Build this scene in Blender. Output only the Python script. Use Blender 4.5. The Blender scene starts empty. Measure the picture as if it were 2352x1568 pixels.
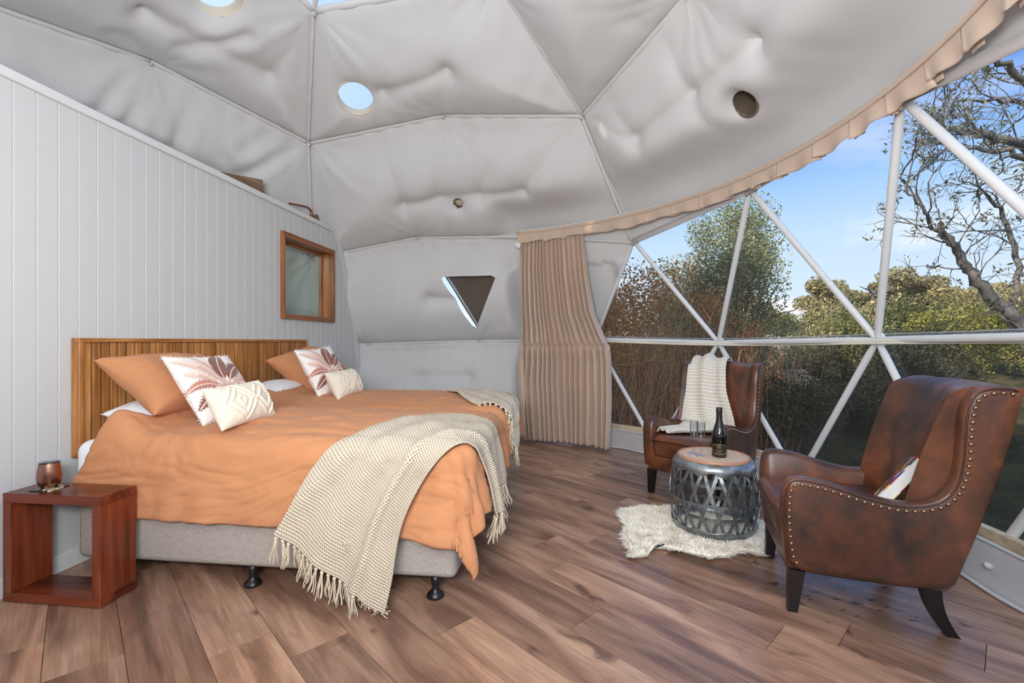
import bpy, bmesh, math, random
import numpy as np
from mathutils import Vector, Matrix
random.seed(7); RNG = np.random.default_rng(7)
C = bpy.context.scene.collection
SC = bpy.context.scene
PI = math.pi

# ------------------------------------------------------------------ camera
cam_d = bpy.data.cameras.new('camera'); cam = bpy.data.objects.new('camera', cam_d); C.objects.link(cam)
cam_d.sensor_width = 36.0; cam_d.lens = 1070.0 / 2352 * 36; cam_d.clip_start = 0.02; cam_d.clip_end = 500
YAW = math.atan(122 / 1070.0)
cam.location = (0, 0, 1.16); cam.rotation_euler = (PI / 2, 0, YAW)
SC.camera = cam

# ------------------------------------------------------------------ world, sun, lamps, exposure
w = bpy.data.worlds.new('sky'); SC.world = w; w.use_nodes = True
nt = w.node_tree; nt.nodes.clear()
def N(nt, t, **k):
    n = nt.nodes.new(t)
    for a, b in k.items():
        if a in n.inputs.keys() if isinstance(a, str) else False: n.inputs[a].default_value = b
        else: setattr(n, a, b)
    return n
tc = N(nt, 'ShaderNodeTexCoord'); sx = N(nt, 'ShaderNodeSeparateXYZ')
nt.links.new(tc.outputs['Generated'], sx.inputs[0])
rp = N(nt, 'ShaderNodeValToRGB'); nt.links.new(sx.outputs['Z'], rp.inputs[0])
for p, c in ((0.0, (.52, .57, .62, 1)), (.10, (.44, .54, .64, 1)), (.19, (.37, .50, .64, 1)), (.27, (.25, .41, .63, 1)), (.35, (.115, .27, .60, 1)), (.55, (.05, .16, .52, 1))):
    e = rp.color_ramp.elements.new(p); e.color = c
rp.color_ramp.elements.remove(rp.color_ramp.elements[0]); rp.color_ramp.elements.remove(rp.color_ramp.elements[-1])
no = N(nt, 'ShaderNodeTexNoise'); no.inputs['Scale'].default_value = 3.2; no.inputs['Detail'].default_value = 7
mp = N(nt, 'ShaderNodeMapping'); mp.inputs['Scale'].default_value = (1, 1, 3.0)
nt.links.new(tc.outputs['Generated'], mp.inputs[0]); nt.links.new(mp.outputs[0], no.inputs['Vector'])
cr = N(nt, 'ShaderNodeValToRGB'); cr.color_ramp.elements[0].position = .56; cr.color_ramp.elements[1].position = .70
nt.links.new(no.outputs['Fac'], cr.inputs[0])
hz = N(nt, 'ShaderNodeMapRange'); hz.inputs[1].default_value = .45; hz.inputs[2].default_value = .08
nt.links.new(sx.outputs['Z'], hz.inputs[0])
mu = N(nt, 'ShaderNodeMath', operation='MULTIPLY'); nt.links.new(cr.outputs[0], mu.inputs[0]); nt.links.new(hz.outputs[0], mu.inputs[1])
mx = N(nt, 'ShaderNodeMixRGB'); mx.inputs[2].default_value = (.68, .68, .68, 1)
nt.links.new(mu.outputs[0], mx.inputs[0]); nt.links.new(rp.outputs[0], mx.inputs[1])
sd = N(nt, 'ShaderNodeVectorMath', operation='DOT_PRODUCT'); sd.inputs[1].default_value = Vector((-14, -10, 12)).normalized()
nt.links.new(tc.outputs['Generated'], sd.inputs[0])
sm = N(nt, 'ShaderNodeMapRange'); sm.interpolation_type = 'SMOOTHSTEP'; sm.inputs[1].default_value = -.45; sm.inputs[2].default_value = .35; sm.inputs[4].default_value = .85
nt.links.new(sd.outputs['Value'], sm.inputs[0])
mx2 = N(nt, 'ShaderNodeMixRGB'); mx2.inputs[2].default_value = (.45, .57, .70, 1); nt.links.new(sm.outputs[0], mx2.inputs[0]); nt.links.new(mx.outputs[0], mx2.inputs[1]); mx = mx2
bg = N(nt, 'ShaderNodeBackground'); bg.inputs['Strength'].default_value = 1.55
nt.links.new(mx.outputs[0], bg.inputs[0])
wo = N(nt, 'ShaderNodeOutputWorld'); nt.links.new(bg.outputs[0], wo.inputs[0])
def light(name, kind, loc, energy, color=(1, 1, 1), size=1, size_y=None, rot=(0, 0, 0), angle=None):
    d = bpy.data.lights.new(name, kind); d.energy = energy; d.color = color
    if kind == 'AREA':
        d.size = size
        if size_y: d.shape = 'RECTANGLE'; d.size_y = size_y
    if kind == 'SUN': d.angle = angle or .01
    if kind == 'POINT': d.shadow_soft_size = size
    o = bpy.data.objects.new(name, d); o.location = loc; o.rotation_euler = rot; C.objects.link(o); return o
def aim(o, to):
    o.rotation_euler = (Vector(to) - o.location).to_track_quat('-Z', 'Y').to_euler()
s = light('sun', 'SUN', (-14, -10, 12), 9.5, (1.0, .87, .68), angle=.01); aim(s, (0, 2, 0))
fl1 = light('added_front_fill', 'AREA', (.5, -.45, 2.2), 50, (1, .99, .975), size=1.6, size_y=1.2); aim(fl1, (.5, 3.0, .2))  # added fill light behind the camera, not a source in the room
fl2 = light('added_ceiling_fill', 'AREA', (-.35, -.35, 1.5), 118, (.985, .99, 1.0), size=.7); aim(fl2, (-1.0, 2.6, 4.2))  # second added light, aimed up to brighten the lining
light('added_bathroom_fill', 'POINT', (-3.3, 3.9, 2.15), 14, (1, .97, .92), size=.12)  # added light so the bathroom seen through the small window isn't dark
SC.view_settings.view_transform = 'Standard'; SC.view_settings.look = 'None'
SC.view_settings.gamma = 1.0; SC.view_settings.use_curve_mapping = False
SC.view_settings.exposure = 0.14
SC.cycles.use_denoising = True
SC.cycles.max_bounces = 10; SC.cycles.diffuse_bounces = 6; SC.cycles.transparent_max_bounces = 24

# ------------------------------------------------------------------ helpers
def srgb(r, g, b):
    f = lambda v: (v / 255 / 12.92) if v <= 10.3 else ((v / 255 + .055) / 1.055) ** 2.4
    return (f(r), f(g), f(b), 1)
def hash3(i, j, k):
    n = (i * 374761393 + j * 668265263 + k * 2147483647 + 12345) & 0x7fffffff
    n = ((n ^ (n >> 13)) * 1274126177) & 0x7fffffff
    n = n ^ (n >> 16)
    return (n & 0xffff) / 65535.0
def vnoise(P, s=1.0):
    P = np.asarray(P, float) * s
    if P.shape[-1] == 2: P = np.concatenate([P, np.zeros(P.shape[:-1] + (1,))], -1)
    i = np.floor(P).astype(np.int64); f = P - i; f = f * f * (3 - 2 * f)
    r = 0
    for a in (0, 1):
        for b in (0, 1):
            for c in (0, 1):
                wgt = (f[..., 0] if a else 1 - f[..., 0]) * (f[..., 1] if b else 1 - f[..., 1]) * (f[..., 2] if c else 1 - f[..., 2])
                r = r + wgt * hash3(i[..., 0] + a, i[..., 1] + b, i[..., 2] + c)
    return r * 2 - 1
def fbm(P, s=1.0, o=3):
    return sum(vnoise(np.asarray(P) + 7.3 * k, s * 2 ** k) * .5 ** k for k in range(o))

def mesh(name, V, F, mat=None, smooth=True, sharp=None, uv=None, col=None, mats=None, fm=None):
    me = bpy.data.meshes.new(name)
    V = np.asarray(V, np.float32).reshape(-1, 3)
    if isinstance(F, np.ndarray):
        nf, k = F.shape
        me.vertices.add(len(V)); me.vertices.foreach_set('co', V.ravel())
        me.loops.add(nf * k); me.loops.foreach_set('vertex_index', F.astype(np.int32).ravel())
        me.polygons.add(nf); me.polygons.foreach_set('loop_start', np.arange(0, nf * k, k, dtype=np.int32))
        me.update(calc_edges=True)
    else:
        me.from_pydata(V.tolist(), [], [list(map(int, f)) for f in F])
    me.validate()
    if smooth: me.polygons.foreach_set('use_smooth', [True] * len(me.polygons))
    if uv is not None:
        l = me.uv_layers.new(name='UVMap'); li = np.empty(len(me.loops), np.int32); me.loops.foreach_get('vertex_index', li)
        l.data.foreach_set('uv', np.asarray(uv, np.float32)[li].ravel())
    if col is not None:
        a = me.color_attributes.new('Col', 'FLOAT_COLOR', 'POINT'); cc = np.ones((len(V), 4), np.float32); cc[:, :3] = col
        a.data.foreach_set('color', cc.ravel())
    for m in (mats or ([mat] if mat else [])): me.materials.append(m)
    if fm is not None: me.polygons.foreach_set('material_index', np.asarray(fm, np.int32))
    me.update()
    if sharp: me.set_sharp_from_angle(angle=math.radians(sharp))
    return me
def put(name, me, parent=None, loc=(0, 0, 0), rz=0, label=None, cat=None, group=None, kind=None, solid=None, off=0):
    o = bpy.data.objects.new(name, me); C.objects.link(o)
    o.location = loc
    if rz: o.rotation_euler = (0, 0, rz)
    if parent: o.parent = parent
    tag(o, label, cat, group, kind)
    if solid:
        m = o.modifiers.new('s', 'SOLIDIFY'); m.thickness = solid; m.offset = off
    return o
def tag(o, label=None, cat=None, group=None, kind=None):
    for k, v in (('label', label), ('category', cat), ('group', group), ('kind', kind)):
        if v: o[k] = v
def root(name, label=None, cat=None, loc=(0, 0, 0), rz=0, group=None, kind=None):
    o = bpy.data.objects.new(name, None); C.objects.link(o); o.location = loc; o.rotation_euler = (0, 0, rz)
    o.empty_display_size = .1; tag(o, label, cat, group, kind); return o
def copy_tree(o, parent=None):
    c = o.copy(); C.objects.link(c)
    if parent: c.parent = parent
    for ch in list(o.children): copy_tree(ch, c)
    return c
def join(parts):
    V = []; F = []; n = 0
    for v, f in parts:
        v = np.asarray(v, float).reshape(-1, 3); V.append(v); F += [tuple(int(i) + n for i in q) for q in f]; n += len(v)
    return np.concatenate(V), F
def box(x0, x1, y0, y1, z0, z1, bev=0, seg=2):
    bm = bmesh.new(); bmesh.ops.create_cube(bm, size=1)
    for v in bm.verts:
        v.co = Vector(((x0 + x1) / 2 + v.co.x * (x1 - x0), (y0 + y1) / 2 + v.co.y * (y1 - y0), (z0 + z1) / 2 + v.co.z * (z1 - z0)))
    if bev: bmesh.ops.bevel(bm, geom=bm.edges[:], offset=bev, segments=seg, profile=.5, affect='EDGES')
    bm.verts.ensure_lookup_table(); bm.verts.index_update()
    r = (np.array([v.co[:] for v in bm.verts]), [tuple(v.index for v in f.verts) for f in bm.faces]); bm.free(); return r
def grid(nu, nv, wrapu=False):
    F = []
    for j in range(nv - 1):
        for i in range(nu if wrapu else nu - 1):
            a = j * nu + i; b = j * nu + (i + 1) % nu
            F.append((a, b, b + nu, a + nu))
    return F
def gridn(nu, nv):
    j, i = np.meshgrid(np.arange(nv - 1), np.arange(nu - 1), indexing='ij'); a = (j * nu + i).ravel()
    return np.stack([a, a + 1, a + 1 + nu, a + nu], 1)
def lathe(prof, n=40, cap=True):
    th = np.linspace(0, 2 * PI, n, endpoint=False); V = []
    for r, z in prof: V.append(np.stack([r * np.cos(th), r * np.sin(th), np.full(n, z)], 1))
    F = grid(n, len(prof), True); V = np.concatenate(V)
    if cap:
        if prof[0][0] > 1e-4: F.append(tuple(range(n))[::-1])
        if prof[-1][0] > 1e-4: F.append(tuple(range(len(V) - n, len(V))))
    return V, F
def tube(path, r, n=8, cap=True, flat=None):
    P = np.asarray(path, float); m = len(P); R = np.broadcast_to(np.asarray(r, float), (m,))
    T = np.gradient(P, axis=0); T /= np.linalg.norm(T, axis=1)[:, None] + 1e-9
    up = np.array([0, 0, 1.]) if abs(T[0, 2]) < .9 else np.array([1., 0, 0])
    a = np.cross(T, up); 
    bad = np.linalg.norm(a, axis=1) < 1e-3
    if bad.any(): a[bad] = np.cross(T[bad], [0, 1., 0])
    a /= np.linalg.norm(a, axis=1)[:, None]; b = np.cross(a, T)
    th = np.linspace(0, 2 * PI, n, endpoint=False)
    V = P[:, None] + R[:, None, None] * (np.cos(th)[None, :, None] * a[:, None] + np.sin(th)[None, :, None] * b[:, None])
    F = grid(n, m, True)
    if cap: F.append(tuple(range(n))[::-1]); F.append(tuple(range((m - 1) * n, m * n)))
    return V.reshape(-1, 3), F
def catmull(P, k=6):
    P = np.asarray(P, float); Q = np.vstack([2 * P[0] - P[1], P, 2 * P[-1] - P[-2]]); out = []
    for i in range(1, len(Q) - 2):
        for t in np.linspace(0, 1, k, endpoint=False):
            p0, p1, p2, p3 = Q[i - 1:i + 3]
            out.append(.5 * (2 * p1 + (p2 - p0) * t + (2 * p0 - 5 * p1 + 4 * p2 - p3) * t * t + (3 * p1 - p0 - 3 * p2 + p3) * t ** 3))
    out.append(P[-1]); return np.array(out)
def resample(P, n):
    P = np.asarray(P, float); d = np.r_[0, np.cumsum(np.linalg.norm(np.diff(P, axis=0), axis=1))]
    t = np.linspace(0, d[-1], n); return np.stack([np.interp(t, d, P[:, k]) for k in range(P.shape[1])], 1)
def interp(t, ts, vals): return np.interp(t, ts, vals)
def sstep(a, b, x):
    t = np.clip((np.asarray(x, float) - a) / (b - a), 0, 1); return t * t * (3 - 2 * t)

# ------------------------------------------------------------------ materials
def mat(name, color=(.8, .8, .8, 1), rough=.6, metal=0, spec=.5, **k):
    m = bpy.data.materials.new(name); m.use_nodes = True; b = m.node_tree.nodes['Principled BSDF']
    b.inputs['Base Color'].default_value = color; b.inputs['Roughness'].default_value = rough; b.inputs['Metallic'].default_value = metal
    b.inputs['Specular IOR Level'].default_value = spec
    for a, v in k.items(): b.inputs[a.replace('_', ' ')].default_value = v
    return m
def ramp(nt, fac, stops):
    r = nt.nodes.new('ShaderNodeValToRGB'); nt.links.new(fac, r.inputs[0]); els = r.color_ramp.elements
    while len(els) < len(stops): els.new(.5)
    for e, (p, c) in zip(els, stops): e.position = p; e.color = c
    return r.outputs[0]
def tex(nt, kind, scale, vec=None, **k):
    t = nt.nodes.new('ShaderNodeTex' + kind); t.inputs['Scale'].default_value = scale
    for a, v in k.items():
        if a in t.inputs: t.inputs[a].default_value = v
        else: setattr(t, a, v)
    if vec is not None: nt.links.new(vec, t.inputs['Vector'])
    return t
def coords(nt, out='Object', scale=(1, 1, 1), rand=0, rot=(0, 0, 0)):
    c = nt.nodes.new('ShaderNodeTexCoord'); m = nt.nodes.new('ShaderNodeMapping'); m.inputs['Scale'].default_value = scale
    m.inputs['Rotation'].default_value = rot
    nt.links.new(c.outputs[out], m.inputs[0])
    if rand:
        oi = nt.nodes.new('ShaderNodeObjectInfo'); mm = nt.nodes.new('ShaderNodeMath'); mm.operation = 'MULTIPLY'; mm.inputs[1].default_value = rand
        nt.links.new(oi.outputs['Random'], mm.inputs[0]); nt.links.new(mm.outputs[0], m.inputs['Location'])
    return m.outputs[0]
def bump(m, h, strength=.3, dist=.01):
    nt = m.node_tree; b = nt.nodes.new('ShaderNodeBump'); b.inputs['Strength'].default_value = strength; b.inputs['Distance'].default_value = dist
    nt.links.new(h, b.inputs['Height']); nt.links.new(b.outputs[0], nt.nodes['Principled BSDF'].inputs['Normal'])
def setc(m, sock, inp='Base Color'): m.node_tree.links.new(sock, m.node_tree.nodes['Principled BSDF'].inputs[inp])
def mixc(nt, fac, a, b, blend='MIX'):
    x = nt.nodes.new('ShaderNodeMixRGB'); x.blend_type = blend
    for i, v in ((0, fac), (1, a), (2, b)):
        if hasattr(v, 'is_linked'): nt.links.new(v, x.inputs[i])
        else: x.inputs[i].default_value = v
    return x.outputs[0]
def wood(name, dark, mid, lite, along='X', rough=.4, fine=1.0, tone=.35, spec=.4, rings=True):
    m = mat(name, rough=rough, spec=spec); nt = m.node_tree
    sc = {'X': (1.1, 14, 14), 'Y': (14, 1.1, 14), 'Z': (14, 14, 1.1)}[along]
    v = coords(nt, 'Object', tuple(q * fine for q in sc), rand=37.0)
    n1 = tex(nt, 'Noise', 1.0, v, Detail=6.0, Distortion=.9); n2 = tex(nt, 'Noise', 6.0, v, Detail=3.0)
    c1 = ramp(nt, n1.outputs['Fac'], [(.30, dark), (.48, mid), (.66, lite)])
    c2 = ramp(nt, n2.outputs['Fac'], [(.35, (.62, .62, .62, 1)), (.6, (1, 1, 1, 1))])
    c = mixc(nt, .55, c1, c2, 'MULTIPLY')
    oi = nt.nodes.new('ShaderNodeObjectInfo')
    c3 = ramp(nt, oi.outputs['Random'], [(0, (1 - tone,) * 3 + (1,)), (.5, (1, 1, 1, 1)), (1, (1 + tone * .6, 1 + tone * .55, 1 + tone * .5, 1))])
    c = mixc(nt, 1.0, c, c3, 'MULTIPLY'); setc(m, c); bump(m, n2.outputs['Fac'], .12, .002); return m
def fabric(name, color, scale=700, rough=.9, bs=.15, var=.05, out='Object', sheen=.2):
    m = mat(name, color, rough, spec=.2, Sheen_Weight=sheen); nt = m.node_tree; v = coords(nt, out)
    n = tex(nt, 'Noise', scale, v, Detail=2.0); n2 = tex(nt, 'Noise', 3.0, v, Detail=4.0)
    c = ramp(nt, n2.outputs['Fac'], [(.3, tuple(q * (1 - var) for q in color[:3]) + (1,)), (.7, tuple(min(1, q * (1 + var)) for q in color[:3]) + (1,))])
    setc(m, c); bump(m, n.outputs['Fac'], bs, .002); return m

M = {}
M['liner'] = fabric('liner_fabric', srgb(207, 207, 207), 900, bs=.08, var=.02)
M['wall'] = mat('wall_paint', srgb(201, 203, 204), .55, spec=.3)
M['trim'] = mat('trim_paint', srgb(214, 216, 217), .45, spec=.3)
M['white_metal'] = mat('white_metal', srgb(222, 222, 222), .35, spec=.5)
M['cream'] = mat('cream_rail', srgb(232, 228, 215), .4)
M['button'] = mat('nickel_button', (.75, .74, .72, 1), .25, metal=.9)
M['sill'] = wood('sill_wood', srgb(190, 168, 138), srgb(212, 192, 160), srgb(224, 206, 176), rough=.5, tone=.05)
M['skirt'] = fabric('skirt_canvas', srgb(188, 184, 184), 600, bs=.1)
M['piping'] = mat('skirt_piping', srgb(205, 206, 208), .5)
M['black'] = mat('black_plastic', srgb(22, 22, 23), .35)
M['orange'] = fabric('orange_cotton', srgb(193, 134, 94), 1200, bs=.05, var=.03, sheen=.08)
M['sheet'] = fabric('white_sheet', srgb(232, 234, 238), 1200, bs=.05, var=.02)
M['curtain'] = fabric('curtain_taupe', srgb(199, 174, 155), 900, rough=.5, bs=.05, var=.03, sheen=.4)
M['valance'] = fabric('valance_taupe', srgb(202, 180, 162), 900, rough=.7, bs=.05, var=.02)
M['cream_cotton'] = fabric('cream_cotton', srgb(226, 214, 196), 500, bs=.25, var=.03)
M['fringe'] = fabric('cotton_fringe', srgb(217, 203, 178), 400, bs=.2, var=.04)
M['white_knit_fringe'] = fabric('white_fringe', srgb(228, 222, 210), 400)
M['headboard'] = wood('oak_slat', srgb(146, 92, 44), srgb(178, 120, 66), srgb(198, 144, 88), 'Z', rough=.42, fine=1.3, tone=.22)
M['headframe'] = wood('oak_frame', srgb(130, 76, 30), srgb(178, 116, 60), srgb(196, 138, 82), 'Y', rough=.42, fine=1.3, tone=.1)
M['headback'] = mat('headboard_back', srgb(52, 30, 13), .7)  # coloured darker to deepen the shade in the gaps between slats
M['jarrah'] = wood('red_hardwood', srgb(58, 24, 12), srgb(112, 50, 28), srgb(134, 66, 40), 'Z', rough=.28, fine=.8, tone=.06)
M['jarrahX'] = wood('red_hardwood_flat', srgb(60, 25, 12), srgb(110, 48, 27), srgb(130, 62, 38), 'X', rough=.26, fine=.8, tone=.06)
M['winframe'] = wood('window_timber', srgb(108, 62, 30), srgb(152, 96, 56), srgb(178, 122, 76), 'Z', rough=.35, fine=1.1, tone=.12)
M['winframeY'] = wood('window_timber_flat', srgb(100, 56, 30), srgb(140, 86, 52), srgb(166, 108, 68), 'Y', rough=.35, fine=1.1, tone=.12)
M['loft'] = wood('loft_timber', srgb(96, 72, 56), srgb(136, 108, 86), srgb(158, 132, 108), 'Y', rough=.6, fine=.6, tone=.2)
M['copper'] = mat('copper_pipe', srgb(150, 92, 70), .3, metal=1)
M['tile'] = mat('bath_tile', srgb(206, 214, 211), .25)
M['grout'] = mat('grout', srgb(176, 186, 184), .7)
M['leg'] = mat('dark_leg', srgb(22, 18, 16), .35)
M['stud'] = mat('bronze_stud', srgb(150, 118, 92), .32, metal=.9)
M['seam'] = mat('leather_piping', srgb(66, 34, 20), .45)

m = mat('brown_leather', rough=.42, spec=.6); nt = m.node_tree; v = coords(nt, 'Object')
a = tex(nt, 'Noise', 4.5, v, Detail=8.0, Roughness=.62, Distortion=.35); b = tex(nt, 'Noise', 90, v, Detail=3.0)
c = ramp(nt, a.outputs['Fac'], [(.33, srgb(40, 25, 19)), (.46, srgb(78, 42, 26)), (.57, srgb(116, 62, 34)), (.72, srgb(140, 84, 54))])
g = tex(nt, 'Noise', 2.2, v, Detail=3.0)
c = mixc(nt, ramp(nt, g.outputs['Fac'], [(.4, (0, 0, 0, 1)), (.68, (.55, .55, .55, 1))]), c, srgb(82, 62, 52)); setc(m, c)
setc(m, ramp(nt, a.outputs['Fac'], [(.3, (.46, .46, .46, 1)), (.7, (.27, .27, .27, 1))]), 'Roughness'); bump(m, b.outputs['Fac'], .08, .002); M['leather'] = m

m = mat('linen_base', rough=.9, spec=.1); nt = m.node_tree; v = coords(nt, 'Object', (60, 60, 900)); v2 = coords(nt, 'Object', (700, 700, 50))
a = tex(nt, 'Noise', 1, v, Detail=2.0); b = tex(nt, 'Noise', 1, v2, Detail=2.0)
c = mixc(nt, .5, a.outputs['Fac'], b.outputs['Fac']); setc(m, ramp(nt, c, [(.35, srgb(146, 138, 129)), (.65, srgb(190, 183, 175))])); bump(m, c, .15, .002); M['linen'] = m

def knit(name, color, nu, nv, dark, kind='open'):
    m = mat(name, color, .95, spec=.1, Sheen_Weight=.2); nt = m.node_tree; c = nt.nodes.new('ShaderNodeTexCoord')
    mp = nt.nodes.new('ShaderNodeMapping'); nt.links.new(c.outputs['UV'], mp.inputs[0])
    sp = nt.nodes.new('ShaderNodeSeparateXYZ'); nt.links.new(mp.outputs[0], sp.inputs[0])
    def mth(op, *a):
        n = nt.nodes.new('ShaderNodeMath'); n.operation = op
        for i, q in enumerate(a):
            if isinstance(q, (int, float)): n.inputs[i].default_value = q
            else: nt.links.new(q, n.inputs[i])
        return n.outputs[0]
    row = mth('MULTIPLY', sp.outputs['Y'], nv); ri = mth('FLOOR', row)
    off = mth('MULTIPLY', mth('MODULO', ri, 2.0), .5)
    cu = mth('SINE', mth('MULTIPLY', mth('ADD', mth('MULTIPLY', sp.outputs['X'], nu), off), 2 * PI))
    rv = mth('SINE', mth('MULTIPLY', row, 2 * PI))
    # holes where both strands dip
    h = mth('ADD', mth('MULTIPLY', cu, .5), mth('MULTIPLY', rv, .5))
    nz = tex(nt, 'Noise', 900, c.outputs['Object'] if False else None, Detail=1.0)
    setc(m, ramp(nt, mth('ADD', mth('MULTIPLY', h, .5), .5), [(.12, dark), (.40, color), (1, tuple(min(1, q * 1.06) for q in color[:3]) + (1,))]))
    bump(m, h, .8, .004); return m
M['knit'] = knit('beige_knit', srgb(216, 202, 180), 54, 112, srgb(146, 127, 98))
M['knit2'] = knit('beige_knit_small', srgb(222, 208, 186), 40, 60, srgb(168, 148, 120))
M['waffle'] = knit('white_waffle', srgb(236, 229, 217), 26, 60, srgb(190, 178, 158))

m = mat('plank', rough=.3, spec=.62); nt = m.node_tree
v = coords(nt, 'Object', (1.5, 9, 9), rand=61.0); v3 = coords(nt, 'Object', (3.0, 4.5, 4.5), rand=23.0); v2 = coords(nt, 'Object', (5, 160, 60), rand=11.0)
a = tex(nt, 'Noise', 1.0, v, Detail=5.0, Distortion=.7); b = tex(nt, 'Noise', 1.0, v2, Detail=3.0); k = tex(nt, 'Noise', 1.0, v3, Detail=6.0, Distortion=1.6)
c = ramp(nt, a.outputs['Fac'], [(.28, srgb(112, 86, 72)), (.42, srgb(144, 111, 92)), (.55, srgb(172, 137, 114)), (.70, srgb(194, 160, 136))])
c = mixc(nt, .5, c, ramp(nt, b.outputs['Fac'], [(.36, (.55, .53, .52, 1)), (.6, (1.05, 1.05, 1.05, 1))]), 'MULTIPLY')
c = mixc(nt, 1.0, c, ramp(nt, k.outputs['Fac'], [(.27, (.36, .33, .32, 1)), (.34, (.84, .82, .81, 1)), (.40, (1, 1, 1, 1))]), 'MULTIPLY')
oi = nt.nodes.new('ShaderNodeObjectInfo')
c = mixc(nt, 1.0, c, ramp(nt, oi.outputs['Random'], [(0, (.74, .70, .69, 1)), (.5, (1.0, .96, .94, 1)), (1, (1.2, 1.13, 1.08, 1))]), 'MULTIPLY')
setc(m, c); setc(m, ramp(nt, b.outputs['Fac'], [(.3, (.36, .36, .36, 1)), (.7, (.26, .26, .26, 1))]), 'Roughness'); bump(m, b.outputs['Fac'], .05, .001); M['plank'] = m

def glassy(name, tint, gl=.55, rough=.02, bumpy=0, haze=0, hazec=(.8, .8, .8, 1), fres=1.45, pw=3.5):
    m = bpy.data.materials.new(name); m.use_nodes = True; nt = m.node_tree; nt.nodes.clear()
    o = nt.nodes.new('ShaderNodeOutputMaterial'); t = nt.nodes.new('ShaderNodeBsdfTransparent'); t.inputs[0].default_value = tint
    g = nt.nodes.new('ShaderNodeBsdfGlossy'); g.inputs['Roughness'].default_value = rough
    f0 = nt.nodes.new('ShaderNodeLayerWeight'); f0.inputs['Blend'].default_value = .5
    fp = nt.nodes.new('ShaderNodeMath'); fp.operation = 'POWER'; fp.inputs[1].default_value = pw; nt.links.new(f0.outputs['Facing'], fp.inputs[0])
    f = nt.nodes.new('ShaderNodeMath'); f.operation = 'MULTIPLY_ADD'; f.inputs[1].default_value = gl; f.inputs[2].default_value = (fres - 1) ** 2 / (fres + 1) ** 2; nt.links.new(fp.outputs[0], f.inputs[0])
    if bumpy:
        v = coords(nt, 'Object', (1, 1, 1)); n = tex(nt, 'Noise', 5.0, v, Detail=3.0, Distortion=.8); bb = nt.nodes.new('ShaderNodeBump'); bb.inputs['Strength'].default_value = bumpy
        bb.inputs['Distance'].default_value = .02; nt.links.new(n.outputs['Fac'], bb.inputs['Height']); nt.links.new(bb.outputs[0], g.inputs['Normal'])
    x = nt.nodes.new('ShaderNodeMixShader'); nt.links.new(f.outputs[0], x.inputs[0]); nt.links.new(t.outputs[0], x.inputs[1]); nt.links.new(g.outputs[0], x.inputs[2])
    last = x
    if haze:
        d = nt.nodes.new('ShaderNodeBsdfDiffuse'); d.inputs[0].default_value = hazec; y = nt.nodes.new('ShaderNodeMixShader')
        y.inputs[0].default_value = haze; nt.links.new(x.outputs[0], y.inputs[1]); nt.links.new(d.outputs[0], y.inputs[2]); last = y
    nt.links.new(last.outputs[0], o.inputs[0]); return m
M['vinyl'] = glassy('clear_vinyl', (.95, .96, .97, 1), rough=.04, bumpy=.35, haze=.03, fres=1.3)
M['vinyl_hem'] = glassy('vinyl_hem', (.70, .74, .78, 1), rough=.15, haze=.12, hazec=(.6, .66, .72, 1), fres=1.3)
M['glass'] = glassy('window_glass', (.82, .88, .86, 1), rough=.01)
M['crystal'] = glassy('crystal_glass', (.94, .95, .96, 1), gl=.9, rough=.01, fres=1.6, pw=2.2)
M['lid'] = glassy('clear_lid', (.80, .85, .90, 1), rough=.03)

# ================================================================== SETTING
# ---- floor of individual boards
CX, CY, CZ, RAD = -1.272, 2.488, 0.591, 3.4575
FR = 3.40
floor = root('floor', kind='structure')
th = np.linspace(0, 2 * PI, 64, endpoint=False)
sub = np.stack([CX + FR * np.cos(th), CY + FR * np.sin(th), np.full(64, -.012)], 1); sub2 = sub.copy(); sub2[:, 2] = -.12
V = np.concatenate([sub, sub2]); F = [tuple(range(64)), tuple(range(127, 63, -1))] + [(i, i + 64, (i + 1) % 64 + 64, (i + 1) % 64) for i in range(64)]
put('underlay', mesh('underlay', V, F, mat('underlay', srgb(30, 22, 18), .9), smooth=False), floor)
PD = np.array([-0.76118, 0.64855]); PN = np.array([PD[1], -PD[0]])
known = {-1: 2.547, 0: 2.25, 2: 2.008, 5: 1.544, 7: 1.214, 8: 1.595, 9: 1.85, 10: .449, 11: .062}
pc = np.array([CX, CY]); pcu = pc @ PN; pcv = pc @ PD
PITCH = .2205; LEN = 1.22
rr = random.Random(3)
for k in range(-12, 22):
    u0 = -.091 + PITCH * k; u1 = u0 + PITCH; um = (u0 + u1) / 2
    h2 = FR ** 2 - (um - pcu) ** 2
    if h2 < .05: continue
    h = math.sqrt(h2); va, vb = pcv - h, pcv + h
    j0 = known.get(k, rr.uniform(0, LEN)); st = j0 - math.ceil((j0 - va) / LEN) * LEN
    while st < vb:
        a, b = max(st, va), min(st + LEN, vb); st += LEN
        if b - a < .06: continue
        cen = PD * (a + b) / 2 + PN * um
        if cen[0] < -2.75: continue
        L = (b - a - .0022) / 2; W = (PITCH - .0018) / 2
        V, F = box(-L, L, -W, W, -.0095, 0, 0)
        put('plank', mesh('plank', V, F, M['plank'], smooth=False), floor, (cen[0], cen[1], 0), math.atan2(PD[1], PD[0]))

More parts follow.
